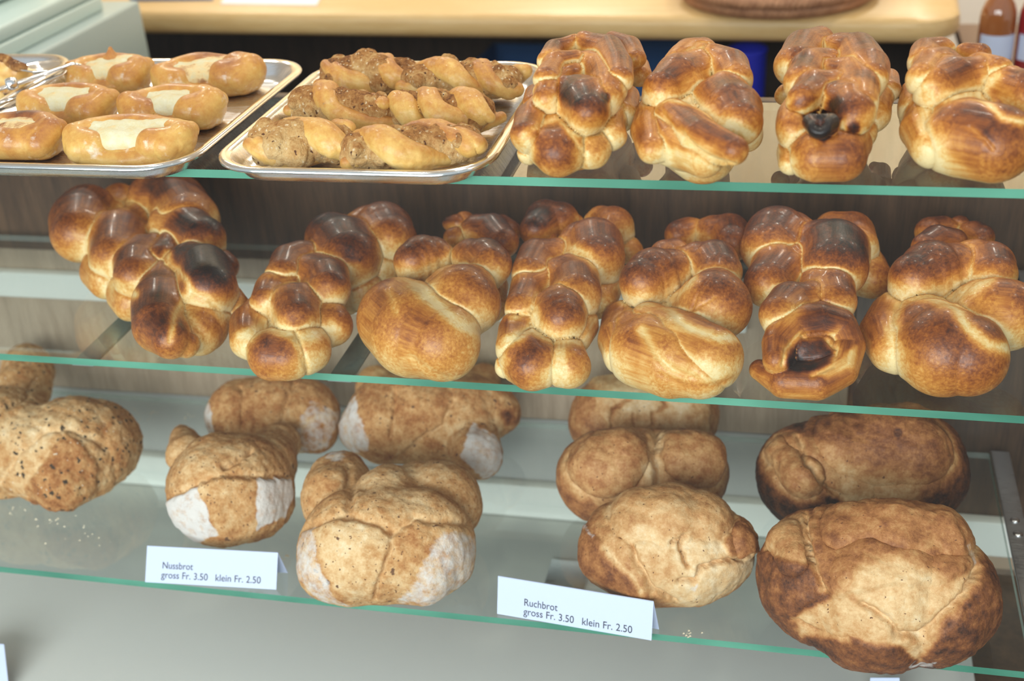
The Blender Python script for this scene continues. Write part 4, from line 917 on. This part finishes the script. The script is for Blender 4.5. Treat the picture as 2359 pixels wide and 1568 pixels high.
# crates and bag under the counter
M_BLUE = plain('dark_blue_plastic', (.03, .11, .30), .45); M_BAG = plain('bright_blue_plastic', (.02, .035, .72), .4)
def crate(px0, px1, v0, label, ht=.20, d=.3):
    e0 = UY(px0, 150, 1.16); e1 = UY(px1, 150, 1.16)
    u0 = (Bc-Vector((e1[0], e1[1], 0))).dot(dx); u1 = (Bc-Vector((e0[0], e0[1], 0))).dot(dx)
    c0 = cpt((u0+u1)/2, v0, ZS_); e = empty('storage_crate', c0); tag(e, label, 'crate', 'blue storage crates')
    slab('wall', u0, u1, v0, v0+.006, ZS_, ZS_+ht, M_BLUE, e); slab('wall', u0, u1, v0+d-.006, v0+d, ZS_, ZS_+ht, M_BLUE, e)
    slab('wall', u0, u0+.006, v0+.0061, v0+d-.0061, ZS_, ZS_+ht, M_BLUE, e); slab('wall', u1-.006, u1, v0+.0061, v0+d-.0061, ZS_, ZS_+ht, M_BLUE, e)
    slab('bottom', u0+.0061, u1-.0061, v0+.0061, v0+d-.0061, ZS_, ZS_+.006, M_BLUE, e)
    slab('rim', u0-.008, u1+.008, v0-.009, v0-.0002, ZS_+ht-.03, ZS_+ht, M_BLUE, e)
crate(1035, 1190, .10, 'dark blue plastic crate under the counter behind the nut twists')
crate(1215, 1530, .10, 'wide dark blue plastic crate under the counter behind the braided loaves', .215)
bp = UY(1722, 110, 1.15); br_ = 44*MPP(bp); zt_ = bp[2]-ZS_
lathe_ = [(0, 0), (br_*.8, 0), (br_*.84, .004), (br_, zt_-.006), (br_*1.06, zt_-.004), (br_*1.06, zt_), (br_*.96, zt_), (br_*.78, .01), (0, .008)]
tag(lathe('plastic_bucket', lathe_, (bp[0], 1.15, ZS_), M_BAG), 'bright blue plastic bucket under the counter beside the black-nosed loaf', 'bucket')
# things on the counter
ZC = zc+TC
M_WICK = wood('brown_wicker', (.24, .095, .042), (.55, .27, .135), (1, 1, 1), .6, 6)
M_DARKF = plain('dark_berry_cloth', (.075, .018, .018), .8)
bc = UZ(1790, -6, ZC); rb = 235*MPP(bc)*.98
bk = empty('wicker_tray', (bc[0], bc[1], ZC)); tag(bk, 'round brown wicker tray lined with dark cloth on the pine counter', 'basket')
def torus_rope(name, R_, zz, r_, mat, parent, strands=3, tw=38):
    for s_ in range(strands):
        pts = []
        for i in range(241):
            a = 2*math.pi*i/240; ph = a*tw+2*math.pi*s_/strands
            rr = R_+r_*math.cos(ph); pts.append((bc[0]+rr*math.cos(a), bc[1]+rr*math.sin(a), zz+r_*.9*math.sin(ph)))
        tube(name, pts, r_*.95, mat, parent, 8)
torus_rope('woven_rim', rb-.012, ZC+.030, .0075, M_WICK, bk)
torus_rope('woven_base', rb-.022, ZC+.0145, .0075, M_WICK, bk)
lathe('lining', [(0, .012), (rb-.04, .013), (rb-.022, .024), (rb-.020, .030), (rb-.03, .028), (rb-.05, .020), (0, .018)], (bc[0], bc[1], ZC), M_DARKF, bk, 48)
lathe('bottom', [(0, .001), (rb-.02, .001), (rb-.02, .008), (0, .009)], (bc[0], bc[1], ZC), M_WICK, bk, 48)
def flat(name, q, th, mat, label, cat):
    P = [Vector(UZ(x, y, ZC+.0003)) for x, y in q]; v = P+[p+Vector((0, 0, th)) for p in P]
    return tag(meshobj(name, v, [(3,2,1,0),(4,5,6,7),(0,1,5,4),(1,2,6,5),(2,3,7,6),(3,0,4,7)], mat), label, cat)
flat('paper_sheet', [(508, 10), (730, 13), (770, -60), (560, -62)], .002, plain('office_paper', (.78, .79, .84), .7), 'sheaf of white paper lying on the pine counter behind the nut twists', 'paper')
flat('folder', [(300, 3), (490, 1), (500, -40), (330, -40)], .006, plain('navy_card', (.10, .17, .36), .5), 'navy blue folder on the counter beside the grey scale', 'folder')

# grey scale at the end of the counter
M_GREY = plain('grey_plastic', (.38, .46, .45), .42); M_GREYL = plain('light_grey_plastic', (.50, .61, .58), .4)
sc = empty('shop_scale', (-1.3, .62, -.20)); tag(sc, 'large pale grey shop scale standing behind the quark pastry tray', 'scale')
zh = -.048; SBASE = -.20; xr = -1.051
def sbox(name, *a, mat, bev): return box(name, *a, mat, sc, bev, 3)
sbox('housing', -1.62, xr, .40, .85, SBASE, zh, mat=M_GREY, bev=.006)
sbox('lid', -1.60, xr-.028, .41, .786, zh+.0005, zh+.022, mat=M_GREYL, bev=.003)
sbox('keypad_cover', -1.59, xr-.030, .42, .784, zh+.0225, zh+.045, mat=M_GREYL, bev=.006)
sbox('display_hood', -1.59, xr-.10, .60, .77, zh+.0455, zh+.16, mat=M_GREYL, bev=.02)
st = empty('scale_stand', (-1.3, .62, ZFLOOR)); tag(st, 'dark wooden stand under the grey shop scale', 'stand')
box('cabinet', -1.62, xr-.005, .39, .86, ZFLOOR, SBASE-.0205, M_UNDER, st); box('top_board', -1.64, xr+.002, .38, .87, SBASE-.02, SBASE-.0005, M_UNDER, st, .003)

# bottles beside the counter
sd = empty('side_table', (.45, 1.2, ZFLOOR)); tag(sd, 'small brown side table carrying syrup bottles beyond the pine counter', 'table')
ZSD = UY(2290, 168, 1.05)[2]
M_SIDE = plain('brown_table_wood', (.30, .19, .13), .6)
box('table_top', .262, .80, .92, 1.35, ZSD-.022, ZSD-.0005, M_SIDE, sd, .002)
for lx in (.275, .765):
    for ly in (.94, 1.315): box('leg', lx, lx+.03, ly, ly+.03, ZFLOOR, ZSD-.0225, M_SIDE, sd)
def bottle(px, col, label, liquid):
    p = UY(px, 120, 1.05); r_ = 40*MPP(p)
    e = empty('syrup_bottle', (p[0], 1.05, ZSD)); tag(e, label, 'bottle', 'syrup bottles')
    m, nt, b = newmat('syrup_glass'); b.inputs['Base Color'].default_value = (*col, 1); b.inputs['Roughness'].default_value = .08; b.inputs['Coat Weight'].default_value = 1
    b.inputs['Subsurface Weight'].default_value = .0
    c = (p[0], 1.05, ZSD)
    lathe('glass_body', [(0, 0), (r_*.9, 0), (r_, .006), (r_, .086), (r_*.96, .098), (r_*.8, .112), (r_*.5, .124), (r_*.36, .136), (r_*.34, .215), (r_*.40, .218), (r_*.40, .228), (0, .229)], c, m, e)
    lathe('cap', [(0, .2295), (r_*.42, .2295), (r_*.42, .25), (0, .251)], c, plain('bottle_cap', (.25, .16, .12), .4), e)
    vs = []; fs = []
    for i in range(17):
        a = math.radians(-160+i*8.5)
        for zz in (.026, .066): vs.append((c[0]+(r_+.0006)*math.cos(a+.15), c[1]+(r_+.0006)*math.sin(a+.15), ZSD+zz))
        if i: k = 2*i; fs.append((k-2, k, k+1, k-1))
    meshobj('paper_label', vs, fs, M_PAPER, e, True)
bottle(2290, (.30, .095, .025), 'amber syrup bottle with white label behind the broad end loaf', 0)
bottle(2379, (.30, .012, .018), 'red syrup bottle with white label next to the amber one', 0)

# flour crumbs lying on the lowest shelf
rng = random.Random(5); vs = []; fs = []
for cx_, cy_, n_, sp in ((330, 952, 14, 16), (432, 958, 8, 10), (110, 1200, 12, 30), (200, 1240, 10, 26), (1592, 1458, 10, 10), (655, 1283, 6, 8), (60, 1180, 8, 24)):
    for i in range(n_):
        p = UZ(cx_+rng.gauss(0, sp), cy_+rng.gauss(0, sp*.4), ZB+.0003); r_ = .0006+.0011*rng.random(); k = len(vs)
        vs += [(p[0]+r_, p[1], p[2]), (p[0]-r_*.6, p[1]+r_, p[2]), (p[0]-r_*.7, p[1]-r_, p[2]), (p[0], p[1], p[2]+r_)]
        fs += [(k, k+1, k+3), (k+1, k+2, k+3), (k+2, k, k+3), (k, k+2, k+1)]
tag(meshobj('bread_crumbs', vs, fs, plain('crumb', (.72, .60, .42), .9)), 'pale flour crumbs scattered on the lowest glass shelf', 'crumbs', None, 'stuff')
